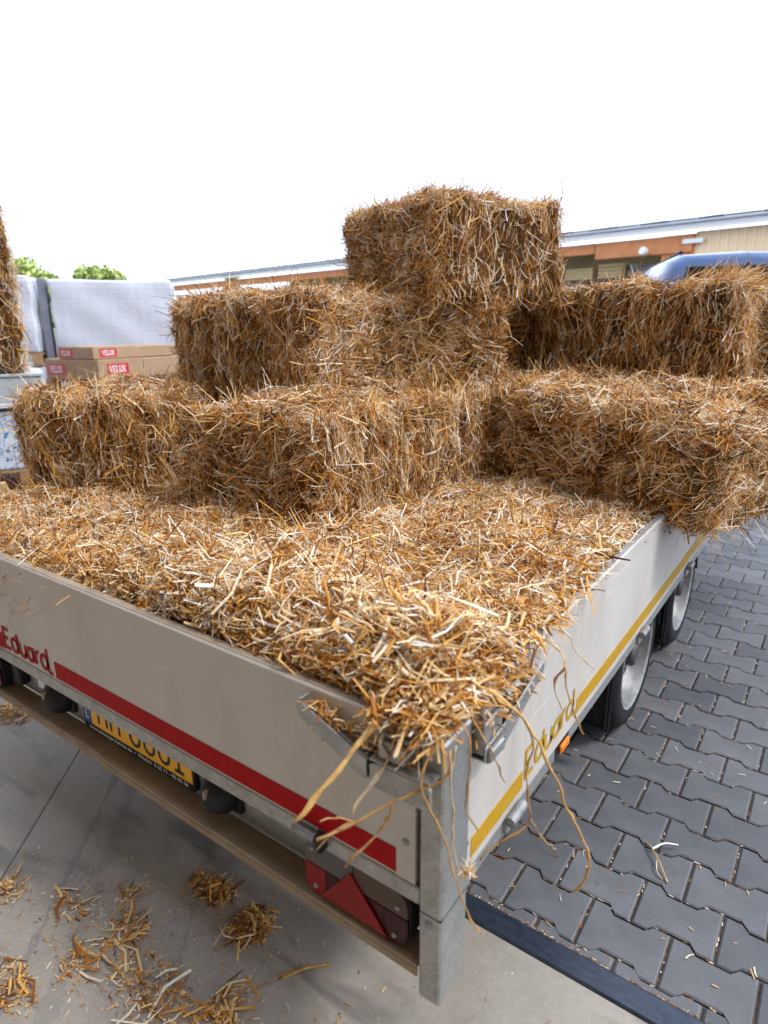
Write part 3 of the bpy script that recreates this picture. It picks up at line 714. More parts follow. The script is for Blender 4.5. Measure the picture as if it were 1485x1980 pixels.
def bale(corner, udir, la, lb, z0, ht, label, groove, nst, seed, weights=(1, .25, 1, .25, .05, 1), vert=(1, 1), tilt=(0, 0), shift=0., rnd=.055, cat='straw bale', name='straw_bale', group='straw bales on the trailer', outf=.05):
    """corner: near lower corner (x,y); udir: direction of local -x (towards picture left); local y runs away"""
    g = np.random.default_rng(seed); u_ = Vector(udir).normalized()
    rz = math.atan2(-u_[1], -u_[0])
    t = empty(name, (corner[0], corner[1], z0), rz, label=label, cat=cat, group=group); t.rotation_euler = (tilt[0], tilt[1], rz)
    D = (la, lb, ht); s_ = seed*3.7
    cm = core_mesh(D, rnd, groove, s_); c_ = link('packed_core', cm, CORE, t, (-la, 0, 0), smooth=True)
    p, k = box_samples(D, nst, g, weights); S_, N_ = bale_surface(p, D, rnd, groove, s_)
    keep = g.uniform(0, 1, nst) < np.clip(.78+.45*CL(S_*1.3+s_), .4, 1); S_, N_, k = S_[keep], N_[keep], k[keep]; n = len(S_)
    pref = np.tile(np.array([[0, 0, 1.]]), (n, 1)); gx = np.zeros(3); gx[1-groove] = 1
    top = k >= 4; pref[top] = gx
    if not vert[0]: pref[(k == 2) | (k == 3)] = (1., 0, .25)
    if not vert[1]: pref[(k == 0) | (k == 1)] = (0, 1., .25)
    sprd = np.where(k >= 4, 1.1, np.where(((k <= 1) & bool(vert[1])) | ((k >= 2) & bool(vert[0])), .32, .75))
    me = straw_strands(S_, N_, pref, g, n, sprd=sprd, tone_shift=shift, clump=.2*CL(S_*1.1+s_*2)+(.12*(k == 1) if seed == 14 else 0)+.07*FINE(S_), spread=.75, tilt=.25, out_frac=outf)  # the long middle bale's end face is toned lighter to imitate side light
    link('straw_stalks', me, STRAW, t, (-la, 0, 0), kind='stuff')
    # whiskers: long stalks standing off the edges and corners
    m = 900; p, k = box_samples(D, m*5, g, weights); S_, N_ = bale_surface(p, D, rnd, groove, s_)
    ed = (np.minimum(p, np.array(D)-p) < .05).sum(1) >= 2; S_, N_ = S_[ed][:m], N_[ed][:m]; n = len(S_)
    if n > 10:
        T = unit(N_+g.normal(0, .75, (n, 3))); Ln = .04+(.24 if seed == 11 else .17)*g.beta(1.1, 2.2, n)
        me = ribbons('loose_stalks', S_+T*(Ln*.36)[:, None], T, unit(g.normal(size=(n, 3))), Ln, g.uniform(.0016, .0048, n), g.normal(0, .1, (n, 3)), np.clip(g.beta(2, 2, n), 0, 1))
        link('loose_stalks', me, STRAW, t, (-la, 0, 0), kind='stuff')
    if seed == 14:
        n = 420; P = np.stack([la-.32*g.beta(1, 1.6, n), g.uniform(0, .4, n), np.full(n, ht)+g.uniform(-.01, .03, n)], 1); T = unit(np.array([[.9, -.1, .35]])+g.normal(0, .35, (n, 3))); Ln = g.uniform(.07, .2, n)
        link('top_tuft', ribbons('top_tuft', P+T*(Ln*.25)[:, None], T, unit(g.normal(size=(n, 3))), Ln, g.uniform(.002, .005, n), g.normal(0, .08, (n, 3)), g.beta(2.5, 1.6, n)), STRAW, t, (-la, 0, 0), kind='stuff')
    # long flattened stalks bent over the faces
    m = 240; p, k = box_samples(D, m, g, weights); S_, N_ = bale_surface(p, D, rnd, groove, s_); T = unit(np.cross(N_, g.normal(size=(m, 3)))+N_*g.normal(.1, .2, (m, 1)))
    Ln = .08+.14*g.beta(1.2, 2, m)
    me = ribbons('long_stalks', S_+N_*.014, T, unit(N_+g.normal(0, .4, (m, 3))), Ln, g.uniform(.0035, .0075, m), np.stack([g.normal(-.05, .06, m), g.normal(0, .12, m), g.normal(-.1, .15, m)], 1), np.clip(g.beta(3, 1.6, m), 0, 1), True)
    link('long_stalks', me, STRAW, t, (-la, 0, 0), kind='stuff')
    return t
ZT = .91
NS = 38000
bale((-1.107, 1.83), (-.936, .35), .80, .80, ZT+.745, .475, 'topmost straw bale, crowning the pile against the sky', 1, NS, 11, vert=(0, 1), tilt=(0, R(-1.5)), outf=.07)
bale((-1.42, 1.30), (-1, .085), 1.05, .47, ZT+.355, .425, 'straw bale of the middle layer, left of the topmost bale', 0, NS, 12, weights=(.3, 1, 1, .25, .05, 1), vert=(1, 0))
bale((-.93, 2.16), (-.75, -.66), .60, .60, ZT+.355, .40, 'shaded straw bale directly beneath the topmost bale', 1, 17000, 13, weights=(.3, 1, 1, .2, .05, .6), vert=(0, 0))
bale((-.02, 2.55), (-.991, .131), 1.5, .52, ZT+.385, .435, 'long shade-toned straw bale of the middle layer, right of the topmost bale', 0, NS, 14, weights=(.3, 1.2, 1.1, .2, .05, 1.1), vert=(1, 1), shift=-.16)  # tone shift puts the shade on its front into the straw colour
bale((-1.85, .71), (-.94, -.34), .55, .98, ZT-.05, .42, 'leftmost straw bale of the bottom layer, overhanging the trailer', 1, NS, 15, weights=(1, .7, 1.2, .2, .05, 1), vert=(1, 1))
bale((-.86, .735), (-1, .0), .72, 1.08, ZT-.06, .425, 'straw bale at the centre of the bottom layer with upright stalks on its flank', 1, 44000, 16, weights=(.5, 1.3, 1.3, .2, .05, 1), vert=(0, 1), tilt=(0, 0))
bale((.15, 1.52), (-.934, .356), 1.13, .50, ZT-.055, .385, 'rounded straw bale of the bottom layer hanging over the yellow-striped side', 0, NS, 17, weights=(.4, 1.2, 1.2, .5, .3, 1.2), vert=(0, 0), rnd=.085, tilt=(0, .045))
bale((.28, 2.02), (-.934, .356), 1.5, .56, ZT-.03, .425, 'straw bale showing only its top between rounded bale and shade-toned bale', 0, 16000, 18, weights=(.4, 1, 1, .5, .2, 1.2), vert=(0, 0))
bale((-.86, 1.84), (-1, 0), .85, .74, ZT-.03, .415, 'straw bale deep in the dark gap behind the centre bottom bale', 1, 9000, 19, weights=(.3, 1, 1, .3, .05, .4), vert=(1, 1))
bale((-1.16, .065), (-.998, -.03), 1.08, .80, ZT-.125, .115, 'trodden flat straw bale behind the lettered end of the tailboard', 0, 26000, 21, weights=(1, 1, 1, .2, .02, 1.5), vert=(0, 0), rnd=.04)
bale((.33, 3.12), (-1, .06), .62, .48, ZT-.02, .80, 'straw bale standing on end behind the shade-toned bale at the picture edge', 2, 16000, 22, weights=(.4, 1, 1, .2, .02, 1), vert=(0, 1), shift=.06)
# the tall upright straw panel at the far left
sp_ = bale((-4.62, 1.66), (-math.cos(gz), -math.sin(gz)), .9, .36, 1.236, 2.6, 'tall upright straw panel standing on the pale grey crate', 2, 14000, 31, weights=(.2, 1, 1, .2, .02, .3), vert=(1, 1), cat='straw panel', name='straw_wall', group=None, shift=.2, rnd=.03)

CLIP = True
# loose straw bed filling the trailer
def bed_z(x, y):
    P = np.stack([x, y, np.zeros_like(x)], 1)
    z = ZT - .028 + .016*LOW(P*.8) + .008*FINE(P)
    z += .02*np.exp(-(((x+.25)/.24)**2+((y-.2)/.22)**2)) + .03*np.exp(-(((x+.75)/.35)**2+((y-.35)/.25)**2))
    z += .03*np.exp(-(((x+.3)/.45)**2+((y-1.1)/.45)**2)) + .02*np.exp(-(((x+1.7)/.3)**2+((y-.35)/.25)**2))
    z += .062*np.exp(-np.abs((y-.17)/.15)**3)*np.clip((x+1.12)/.12, 0, 1)
    # seam between two trodden-down bales, running from the tailboard to the left bale
    sxm = -1.07-(y-.08)*.60; d = x-sxm
    z -= .065*np.exp(-((d+.015)/.035)**2)*np.clip((.85-y)/.25, 0, 1)
    z += .028*(d > 0)*np.clip((1.2-y)/.4, 0, 1)
    ed = np.minimum(np.minimum(x+1.975, -.025-x), y-.025)
    z -= .07*np.exp(-np.clip(ed, 0, 1)/.022)*np.where(y < .1, 1, .4)
    return z
bed = empty('straw_bed', (0, 0, 0), label='thick layer of loose straw filling the trailer bed', cat='loose straw', kind='stuff')
xs = np.linspace(-1.972, -.028, 90); ys = np.linspace(.028, 3.97, 170); X, Y = np.meshgrid(xs, ys); Z = bed_z(X.ravel(), Y.ravel())-.012
v = np.stack([X.ravel(), Y.ravel(), Z], 1); nxg = len(xs)
f = [(j*nxg+i, j*nxg+i+1, (j+1)*nxg+i+1, (j+1)*nxg+i) for j in range(len(ys)-1) for i in range(nxg-1)]
b0 = len(v); rim = [i for i in range(nxg)] + [j*nxg+nxg-1 for j in range(1, len(ys))] + [(len(ys)-1)*nxg+i for i in range(nxg-2, -1, -1)] + [j*nxg for j in range(len(ys)-2, 0, -1)]
v = np.vstack([v, np.stack([v[rim, 0], v[rim, 1], np.full(len(rim), .602)], 1)])
f += [(rim[i], b0+i, b0+(i+1) % len(rim), rim[(i+1) % len(rim)]) for i in range(len(rim))]
link('packed_straw', mesh_pd('packed_straw', v, f), CORE, bed, smooth=True, kind='stuff')
def bed_strands(name, n, x0, x1, y0, y1, g, L, W, vf, outf=.05, tl=.2, dz=(.012, .012), px=1., py=1.):
    x = x0+(x1-x0)*g.uniform(0, 1, n)**px; y = y0+(y1-y0)*g.uniform(0, 1, n)**py; e = .01
    z = bed_z(np.clip(x, -1.97, -.03), np.clip(y, .03, 5))
    gx = (bed_z(x+e, y)-bed_z(x-e, y))/(2*e); gy = (bed_z(x, y+e)-bed_z(x, y-e))/(2*e); Nn = unit(np.stack([-gx*.6, -gy*.6, np.ones(n)], 1))
    P = np.stack([x, y, z], 1); cl = .11*CL(P*1.3)+.05*FINE(P*1.5)
    me = straw_strands(P, Nn, np.tile(np.array([[1., .25, 0]]), (n, 1)), g, n, L, W, tl, 1.1, dz, .1, cl, outf, vf, name)
    return link(name, me, STRAW, bed, kind='stuff')
g_ = np.random.default_rng(77)
bed_strands('straw_stalks', 36000, -1.965, -.03, .05, .95, g_, (.02, .15), (.0016, .0066), True, .07, .26, (.02, .016))
bed_strands('straw_stalks', 30000, -1.0, -.03, .8, 2.2, g_, (.02, .13), (.0016, .006), False, .06, .24, (.018, .014))
bed_strands('straw_stalks', 5000, -1.95, -.03, 1.8, 3.95, g_, (.03, .12), (.003, .008), False)
bed_strands('pale_stalks', 2200, -1.3, -.04, .07, 1.2, g_, (.05, .19), (.004, .0088), True, .16, .25, (.0, .022))
bed_strands('edge_stalks', 9000, -1.2, -.03, .034, .11, g_, (.015, .06), (.002, .0065), True, .05, .5, (.02, .012))
# straw heaped on the corner and hanging over the boards
n = 620; g = np.random.default_rng(5)
edge = g.uniform(0, 1, n) < .62
x = np.where(edge, -.5*g.beta(.8, 3.2, n), g.normal(-.012, .014, n)); y = np.where(edge, g.normal(.008, .014, n), .06+.9*g.beta(1.0, 2.2, n))
prox = np.exp(-np.where(edge, -x, y)/.22)
P = np.stack([x, y, ZT+.004+g.uniform(0, 1, n)*.035*prox+.006], 1)
outd = np.where(edge[:, None], np.array([[-.1, -1., 0]]), np.array([[1., -.15, 0]]))
T = unit(outd*g.uniform(.2, 1, (n, 1)) + g.normal(0, .75, (n, 3))*np.array([1, 1, .22]) + np.array([[0, 0, -.22]]))
Ln = .025+.13*g.beta(1.3, 2.2, n)
me = ribbons('overhanging_stalks', P, T, unit(g.normal(0, .5, (n, 3))+np.array([[0, 0, 1]])), Ln, g.uniform(.003, .0078, n), np.stack([g.normal(-.05, .1, n), g.normal(0, .1, n), g.normal(-.12, .16, n)], 1), np.clip(g.beta(2.2, 1.7, n), 0, 1), True)
link('overhanging_stalks', me, STRAW, bed, kind='stuff')
n = 7000      # mound on the corner itself
x = -np.abs(g.normal(0, .22, n))-.03; y = np.abs(g.normal(0, .17, n))+.03
P = np.stack([x, y, ZT+.005+.055*np.exp(-((x+.12)/.2)**2-((y-.1)/.17)**2)*g.uniform(.2, 1.1, n)], 1)
T = unit(g.normal(0, 1, (n, 3))*np.array([1, 1, .4])); Ln = .02+.13*g.beta(1.3, 2.4, n)
me = ribbons('corner_heap', P, T, unit(g.normal(0, .5, (n, 3))+np.array([[0, 0, 1]])), Ln, g.uniform(.0022, .0075, n), np.stack([g.normal(0, .13, n), g.normal(0, .13, n), g.normal(-.05, .2, n)], 1), np.clip(g.beta(1.7, 1.3, n), 0, 1), True)
link('corner_heap', me, STRAW, bed, kind='stuff')

def flakes(name, P, n, g, L0, L1, W0, W1, tone, flat=.35, parent=bed):
    T = unit(g.normal(0, 1, (n, 3))*np.array([1, 1, flat])); L_ = g.uniform(L0, L1, n)
    me = ribbons(name, P, T, unit(g.normal(0, .45, (n, 3))+np.array([[0, 0, 1.]])), L_, g.uniform(W0, W1, n), np.stack([g.normal(0, .12, n), g.normal(0, .12, n), g.normal(-.1, .2, n)], 1), tone, True)
    return link(name, me, STRAW, parent, kind='stuff')
n = 130; x = -np.abs(g.normal(0, .28, n))-.02; y = np.abs(g.normal(0, .22, n))+.03
flakes('pale_flakes', np.stack([x, y, bed_z(np.clip(x, -1.9, -.06), np.clip(y, .07, 3))+.03+.03*np.exp(-((x+.12)/.2)**2-((y-.1)/.17)**2)*g.uniform(.3, 1, n)], 1), n, g, .03, .1, .004, .0085, np.clip(g.beta(4, 1.4, n), 0, 1))
CLIP = False
n = 110; x = g.uniform(-.27, -.03, n); z = .845+.03*(-.12-x)/.15
flakes('latch_straw', np.stack([x, g.uniform(-.028, -.002, n), np.clip(z, .84, .88)+g.uniform(-.012, .022, n)], 1), n, g, .015, .06, .002, .006, g.beta(2, 1.6, n), .5)
n = 200; flakes('latch_straw', np.stack([g.uniform(.004, .034, n), g.uniform(.1, .33, n), .875+g.uniform(-.02, .025, n)], 1), n, g, .015, .06, .002, .006, g.beta(2, 1.6, n), .5)

# single long stalks hanging from the corner
STALK_Y = Mat('golden_stalk', rough=.4); f_ = STALK_Y.noise(60, 3, .6); STALK_Y.base(STALK_Y.ramp(f_, [(.3, (.40, .2, .05)), (.6, (.62, .37, .11)), (.8, (.72, .52, .25))])); STALK_Y = STALK_Y.m
STALK_B = Mat('brown_stalk', rough=.5); f_ = STALK_B.noise(60, 3, .6); STALK_B.base(STALK_B.ramp(f_, [(.3, (.28, .13, .035)), (.6, (.47, .26, .08)), (.8, (.6, .4, .18))])); STALK_B = STALK_B.m
STALK_P = Mat('pale_stalk', rough=.5); f_ = STALK_P.noise(60, 3, .6); STALK_P.base(STALK_P.ramp(f_, [(.3, (.45, .3, .14)), (.7, (.74, .62, .42))])); STALK_P = STALK_P.m
def stalk(label, paths, mat, ear=None):
    t = empty('straw_stalk', paths[0][0][0], label=label, cat='straw stalk', group='long stalks hanging off the corner')
    o0 = Vector(paths[0][0][0])
    for i, (pts, r0, r1, fl) in enumerate(paths):
        sp = smooth_path(pts, 4); sp = [p + Vector((random.gauss(0, .0011), random.gauss(0, .0011), random.gauss(0, .0011))) for p in sp]; m = len(sp)
        rad = [(r0+(r1-r0)*k/(m-1))*(1+.18*math.sin(k*1.9+i)) for k in range(m)]
        for nd in range(3, m-2, 7): rad[nd] *= 1.5
        me = tube_me('stem', [p-o0 for p in sp], rad, 8, fl); link('stem' if i == 0 else 'side_shoot', me, mat, t, smooth=True)
    if ear:
        g = np.random.default_rng(3); n = 60; c = np.array(ear)-np.array(o0); T = unit(g.normal(0, 1, (n, 3))); Ln = g.uniform(.012, .03, n)
        me = ribbons('ear', c+T*(Ln*.35)[:, None]*np.array([1, 1, .8]), T, unit(g.normal(size=(n, 3))), Ln, g.uniform(.0012, .003, n), g.normal(0, .15, (n, 3)), g.uniform(.55, 1, n), True); link('ear', me, STRAW, t, kind='stuff')
stalk('thick straight golden stalk slanting down across the red stripe', [([(-.094, .022, .943), (-.108, -.063, .899), (-.123, -.128, .858), (-.142, -.201, .814)], .0052, .0036, .6)], STALK_Y)
stalk('short crooked stalk with white frayed end before the white tailboard', [([(-.095, .0, .915), (-.09, -.037, .881), (-.074, -.038, .858), (-.098, -.08, .803), (-.105, -.099, .776)], .003, .0042, .5)], STALK_P)
stalk('long branching brown stalk sticking out left of the corner post', [([(.022, -.001, .896), (.036, -.021, .881), (.021, -.036, .854), (-.039, -.074, .817), (-.08, -.117, .787), (-.117, -.177, .776)], .0026, .0032, .8), ([(-.041, -.075, .814), (-.05, -.088, .77), (-.091, -.14, .71)], .0028, .003, .7), ([(-.095, -.14, .783), (-.112, -.15, .768), (-.125, -.17, .745)], .0022, .0015, .6), ([(-.085, -.122, .79), (-.108, -.14, .800), (-.122, -.165, .80)], .002, .0013, .6)], STALK_B)
stalk('longest thin stalk dangling down past the foot of the corner post', [([(.008, -.02, .907), (-.002, -.049, .863), (.012, -.041, .801), (.029, -.031, .758), (.038, -.02, .7), (.051, -.008, .637), (.065, .011, .562), (.079, .029, .522)], .0024, .0022, .7)], STALK_Y)
stalk('thin stalk hanging down the corner post with a fluffy pale ear', [([(.032, .005, .905), (.033, -.011, .844), (.037, -.009, .776), (.037, -.009, .718), (.049, .003, .655), (.057, .013, .655)], .0024, .002, .7)], STALK_P, (.055, .012, .66))
stalk('long arching stalk reaching out over the paving beside the latch', [([(.022, .157, .909), (.08, .138, .911), (.112, .13, .886), (.155, .124, .829), (.181, .127, .771), (.208, .13, .726), (.222, .133, .692), (.222, .133, .643), (.203, .138, .594)], .0038, .0026, .7)], STALK_Y)
stalk('crooked brown stalk hanging in front of the yellow side lettering', [([(.05, .19, .90), (.099, .167, .842), (.099, .146, .788), (.112, .14, .716), (.108, .133, .69), (.066, .089, .656), (.049, .07, .636)], .0022, .002, .8), ([(.113, .141, .702), (.139, .15, .663), (.159, .156, .649)], .002, .0014, .7)], STALK_B)
stalk('forked stalk drooping over the side board beside the lettering', [([(.03, .38, .935), (.068, .369, .922), (.084, .353, .903), (.092, .345, .864), (.111, .341, .817), (.134, .348, .765)], .0034, .003, .5), ([(.084, .353, .903), (.066, .347, .859), (.088, .344, .807)], .003, .002, .5)], STALK_Y)
stalk('bent stalk over the side board, farthest of the hanging ones from the post', [([(.01, .45, .93), (.055, .438, .93), (.082, .426, .901), (.122, .427, .874)], .003, .002, .6)], STALK_P)
stalk('short flat stalk lying across the side latch', [([(.0, .10, .915), (.037, .086, .878), (.06, .086, .851), (.081, .09, .801)], .0036, .0022, .5)], STALK_B)
stalk('thin wavy stalk hanging just right of the corner post edge', [([(.02, .05, .91), (.038, .042, .891), (.042, .033, .849), (.041, .027, .772), (.059, .041, .723)], .002, .0018, .8)], STALK_B)

# straw dropped on the floor
def clump(x, y, r_, n, label, seed, long_=.09):
    n = int(n*1.5)
    g = np.random.default_rng(seed); t = empty('straw_clump', (x, y, 0), label=label, cat='straw clump', group='straw dropped on the concrete')
    rr = r_*g.uniform(0, 1, n)**.6; an = g.uniform(0, 6.28, n); e = g.uniform(.6, 1.5); P = np.stack([rr*np.cos(an)*e, rr*np.sin(an)/e, .003+.022*np.clip(1-rr/r_, 0, 1)*g.uniform(0, 1, n)], 1)
    n_ = n; T = unit(g.normal(0, 1, (n, 3))*np.array([1, 1, .09])); L_ = .006+.04*g.beta(1.2, 3., n); lg = g.uniform(0, 1, n) < .07; L_[lg] = g.uniform(.05, long_, lg.sum())
    P[:, 2] += np.abs(T[:, 2])*L_*.5
    me = ribbons('stalks', P, T, unit(g.normal(0, .35, (n, 3))+np.array([[0, 0, 1.]])), L_, np.where(lg, g.uniform(.004, .0085, n), g.uniform(.0016, .0052, n)), g.normal(0, .2, (n, 3))*np.array([.25, 1, .2]), np.clip(g.beta(2, 1.8, n), .1, 1), True)
    link('stalks', me, STRAW, t, kind='stuff')
clump(-.81, .12, .06, 170, 'flat straw clump on the concrete, nearest the trailer ledge', 41)
clump(-.63, .10, .065, 190, 'tangled straw clump on the concrete below the tail light', 42)
clump(-.89, -.10, .06, 70, 'loose hook-shaped straw clump between the two flat clumps and the big one', 43, .12)
clump(-.70, -.17, .11, 170, 'biggest sprawling straw clump on the concrete at the picture bottom', 44, .15)
clump(-.52, -.10, .06, 110, 'straw clump at the bottom edge, right of the biggest one', 45, .1)
clump(-.91, -.22, .06, 60, 'thin bundle of straw left of the biggest clump', 46, .1)
clump(-1.1, -.15, .05, 34, 'few straws scattered together in the middle of the concrete', 47)
clump(-1.29, -.22, .05, 50, 'straw tuft on the concrete by the saw cut at the picture edge', 48, .1)
clump(-2.2, .22, .09, 170, 'straw heap on the concrete under the far end of the tailboard', 49)
clump(-.98, -.04, .045, 26, 'sparse straw bits between the middle scatter and the hook-shaped clump', 50)
clump(-1.0, -.36, .07, 70, 'straw clump in the bottom left corner of the picture', 51, .1)
n = 1700; g = np.random.default_rng(9); x = g.uniform(-2.6, .5, n); y = -.6+1.05*g.uniform(0, 1, n)
cc = np.array([(-.81, .12), (-.63, .1), (-.89, -.1), (-.7, -.17), (-.52, -.1), (-.91, -.22), (-1.1, -.15), (-1.29, -.22), (-.98, -.04), (-1.0, -.36)]); k = g.integers(0, 10, n); nearc = g.uniform(0, 1, n) < .72
x = np.where(nearc, cc[k, 0]+g.normal(0, .1, n), x); y = np.where(nearc, np.minimum(cc[k, 1]+g.normal(0, .07, n), .44), y)
T = unit(g.normal(0, 1, (n, 3))*np.array([1, 1, .05])); L_ = .002+.018*g.beta(1, 2.6, n); lg = g.uniform(0, 1, n) < .05; L_[lg] *= 3.5
me = ribbons('straw_litter', np.stack([x, y, np.full(n, .003)+np.abs(T[:, 2])*L_/2], 1), T, unit(g.normal(0, .2, (n, 3))+np.array([[0, 0, 1.]])), L_, g.uniform(.0010, .0034, n), g.normal(0, .08, (n, 3))*np.array([.3, 1, .2]), g.beta(2.4, 1.8, n), True)
link('straw_litter', me, STRAW, label='short straw bits scattered thinly over the concrete', cat='straw litter', kind='stuff')
# straw in the paving joints
n = 5200; g = np.random.default_rng(19); rr = g.integers(0, 34, n); x = g.uniform(-.6, 1.4, n); al = g.uniform(0, 1, n) < .6
k = np.abs(((x-np.where(rr % 2 == 0, .0965, -.006)) / PL) % 1-.5)*2
wv = np.where(k > .62, 1, np.where(k < .38, -1, (k-.5)/.12))*PH
yb = .565+.149*rr + wv*np.where(True, -1, 1)
cj = np.floor((x+.6)/PL)*PL - .6; 
x2 = np.where(rr % 2 == 0, .0965, -.006) + PL*np.round((x-.0965)/PL)
x = np.where(al, x, x2+g.normal(0, .0015, n)); y = np.where(al, yb+g.normal(0, .0025, n), .565+.149*(rr+g.uniform(.08, .92, n)))
T = np.where(al[:, None], np.array([[1., 0, 0]]), np.array([[0, 1., 0]])); T = unit(T+g.normal(0, .22, (n, 3))*np.array([1, 1, .25]))
me = ribbons('joint_straw', np.stack([x, y, -.0035+g.uniform(0, .003, n)], 1), T, unit(g.normal(0, .3, (n, 3))+np.array([[0, 0, 1.]])), g.uniform(.004, .018, n), g.uniform(.0012, .003, n), g.normal(0, .06, (n, 3))*.5, np.where(g.uniform(0, 1, n) < .3, g.uniform(.75, 1, n), g.uniform(0, .32, n)), False)
link('joint_straw', me, STRAW, label='fine straw bits caught in the joints between the paving stones', cat='straw litter', kind='stuff')
n = 400; x = g.uniform(-.25, .9, n); y = np.where(np.arange(n) < 250, .529+np.abs(g.normal(0, .004, n)), g.uniform(.56, 3.2, n)); T = unit(g.normal(0, 1, (n, 3))*np.where((np.arange(n) < 250)[:, None], np.array([[1, .25, .06]]), np.array([[1, 1, .06]]))); L_ = np.where(np.arange(n) < 250, g.uniform(.002, .010, n), g.uniform(.006, .03, n))
me = ribbons('paving_straw', np.stack([x, y, np.full(n, .004)], 1), T, unit(g.normal(0, .2, (n, 3))+np.array([[0, 0, 1.]])), L_, g.uniform(.0015, .004, n), g.normal(0, .05, (n, 3))*np.array([.2, 1, .2]), np.where(np.arange(n) < 250, g.beta(1.2, 2.2, n), g.beta(3, 1.5, n)), True)
link('paving_straw', me, STRAW, label='loose straws lying singly on the grey paving stones', cat='straw litter', kind='stuff')
t = empty('straw_wisp', (.22, .98, 0), label='bent whitish straw wisp lying on the paving stones', cat='straw wisp')
link('stalk', tube_me('stalk', smooth_path([(-.055, .035, .006), (-.03, .0, .02), (.0, -.04, .018), (.035, -.09, .006)], 5), .0032, 6, .4), STALK_B, t)
link('stalk', tube_me('stalk', smooth_path([(-.03, .0, .02), (-.005, .035, .026), (.03, .06, .02)], 5), .0034, 6, .4), WHITE_INK, t)
link('stalk', tube_me('stalk', smooth_path([(-.01, -.03, .018), (.0, -.07, .012), (.02, -.085, .004)], 5), .002, 6, .4), STALK_P, t)
t = empty('straw_wisp', (-.43, .08, 0), label='split golden straw lying alone on concrete below the corner post', cat='straw wisp')
link('stalk', tube_me('stalk', smooth_path([(.045, .06, .004), (.0, .01, .006), (-.03, -.04, .004)], 5), .0045, 6, .4), STALK_Y, t)
link('stalk', tube_me('stalk', smooth_path([(-.0, .01, .006), (-.03, -.03, .009), (-.06, -.09, .003)], 5), .0022, 6, .4), STALK_B, t)

# ------------------------------------------------------------------ the trailer
tr = empty('flatbed_trailer', (0, 0, 0), label='white flatbed trailer loaded with straw, red stripe on its tailboard', cat='trailer')
TW, TL = 2.0, 4.05
def plank_board(name, pts, axis, a0, a1): return prism(name, pts, axis, a0, a1, PANEL, tr, .0015)
tb = plank_board('tailboard', [(0, .58), (0, .905), (.003, .91), (.022, .91), (.025, .905), (.025, .58)], 'x', -1.968, -.0415)
box('end_profile', -.083, -.0415, -.0022, -.0004, .583, .905, PANEL, tb, 0)
box('added_gap_backing', -.0412, -.0318, .012, .024, .583, .9, BLACK, tr, 0); box('added_gap_backing', -.022, -.006, .0915, .1005, .54, .9, BLACK, tr, 0)  # black backing strips put in the open gaps so they read dark
box('top_profile', -1.966, -.036, .004, .0245, .9102, .9115, DUSTY, tb, 0)
sb = plank_board('sideboard', [(-.025, .535), (-.025, .905), (-.022, .91), (-.003, .91), (0, .905), (0, .535)], 'y', .101, TL)
box('top_profile', -.021, -.004, .1, TL-.01, .9102, .9115, GALV, sb, 0)
sb2 = plank_board('sideboard', [(-2, .535), (-2, .905), (-1.997, .91), (-1.978, .91), (-1.975, .905), (-1.975, .535)], 'y', .094, TL)
plank_board('headboard', [(TL, .58), (TL, .91), (TL-.025, .91), (TL-.025, .58)], 'x', -1.974, -.026)
box('bed_floor', -1.97, -.03, .03, TL, .57, .60, speckled('plywood', (.12, .07, .035), (.18, .11, .06), 6, .7), tr)
for x0, x1 in ((-.031, .016), (-2.016, -1.969)):
    for y0, y1 in ((-.006, .091), (TL+.002, TL+.07)):
        p_ = box('corner_post', x0, x1, y0, y1, .33 if y0 < 1 else .5, .902, GALV, tr, .004)
        if y0 < 1:
            box('joint_seam', x0-.0006, x1+.0006, y0-.0006, y1-.01, .535, .537, BLACK, p_, 0)
            link('screw', lathe_me('screw', [(-.004, .001), (-.004, .006), (-.001, .008), (0, .008)], 12, 'y'), RIM, p_, ((x0+x1)/2-.002, y0, .515))
box('rear_rail', -1.9675, -.0325, -.003, .028, .541, .579, GALV, tr, .003)
for sgn, x0 in ((0, -.03), (1, -2.0)): box('side_rail', x0+.004, x0+.026, .095, TL, .49, .533, GALV, tr, .003)
box('rear_beam', -1.967, -.034, .062, .10, .402, .566, GALV, tr, .003)
box('lower_ledge', -1.967, -1.10, .0, .0615, .392, .400, DUSTY, tr, .002); box('lower_ledge', -1.099, -.034, -.006, .0615, .391, .4005, DUSTY, tr, .002)
box('ledge_lip', -1.967, -1.10, .0, .004, .372, .3915, DUSTY, tr, .001); box('ledge_lip', -1.099, -.034, -.006, -.002, .372, .3905, DUSTY, tr, .001)
for x_ in (-.45, -1.55): box('chassis_beam', x_-.03, x_+.03, .12, TL+.2, .40, .565, GALV, tr, .003)
for y_ in (.9, 3.2): box('cross_beam', -1.95, -.05, y_, y_+.06, .46, .565, GALV, tr, .003)
for s_ in (-1, 1): link('drawbar', tube_me('drawbar', [(-1+s_*.55, 3.6, .44), (-1+s_*.05, 5.35, .44)], .035, 4), GALV, tr)
link('coupling', lathe_me('coupling', [(5.3, .001), (5.3, .05), (5.5, .045), (5.6, .03), (5.62, .001)], 14, 'y'), BLACK, tr, (-1, 0, .44))
link('jockey_wheel', lathe_me('jockey_wheel', [(-.03, .001), (-.03, .09), (0, .1), (.03, .09), (.03, .001)], 18, 'x'), RUBBER, tr, (-.86, 5.0, .1))
link('jockey_post', tube_me('jockey_post', [(-.86, 5.0, .1), (-.86, 5.0, .75)], .022, 10), GALV, tr)

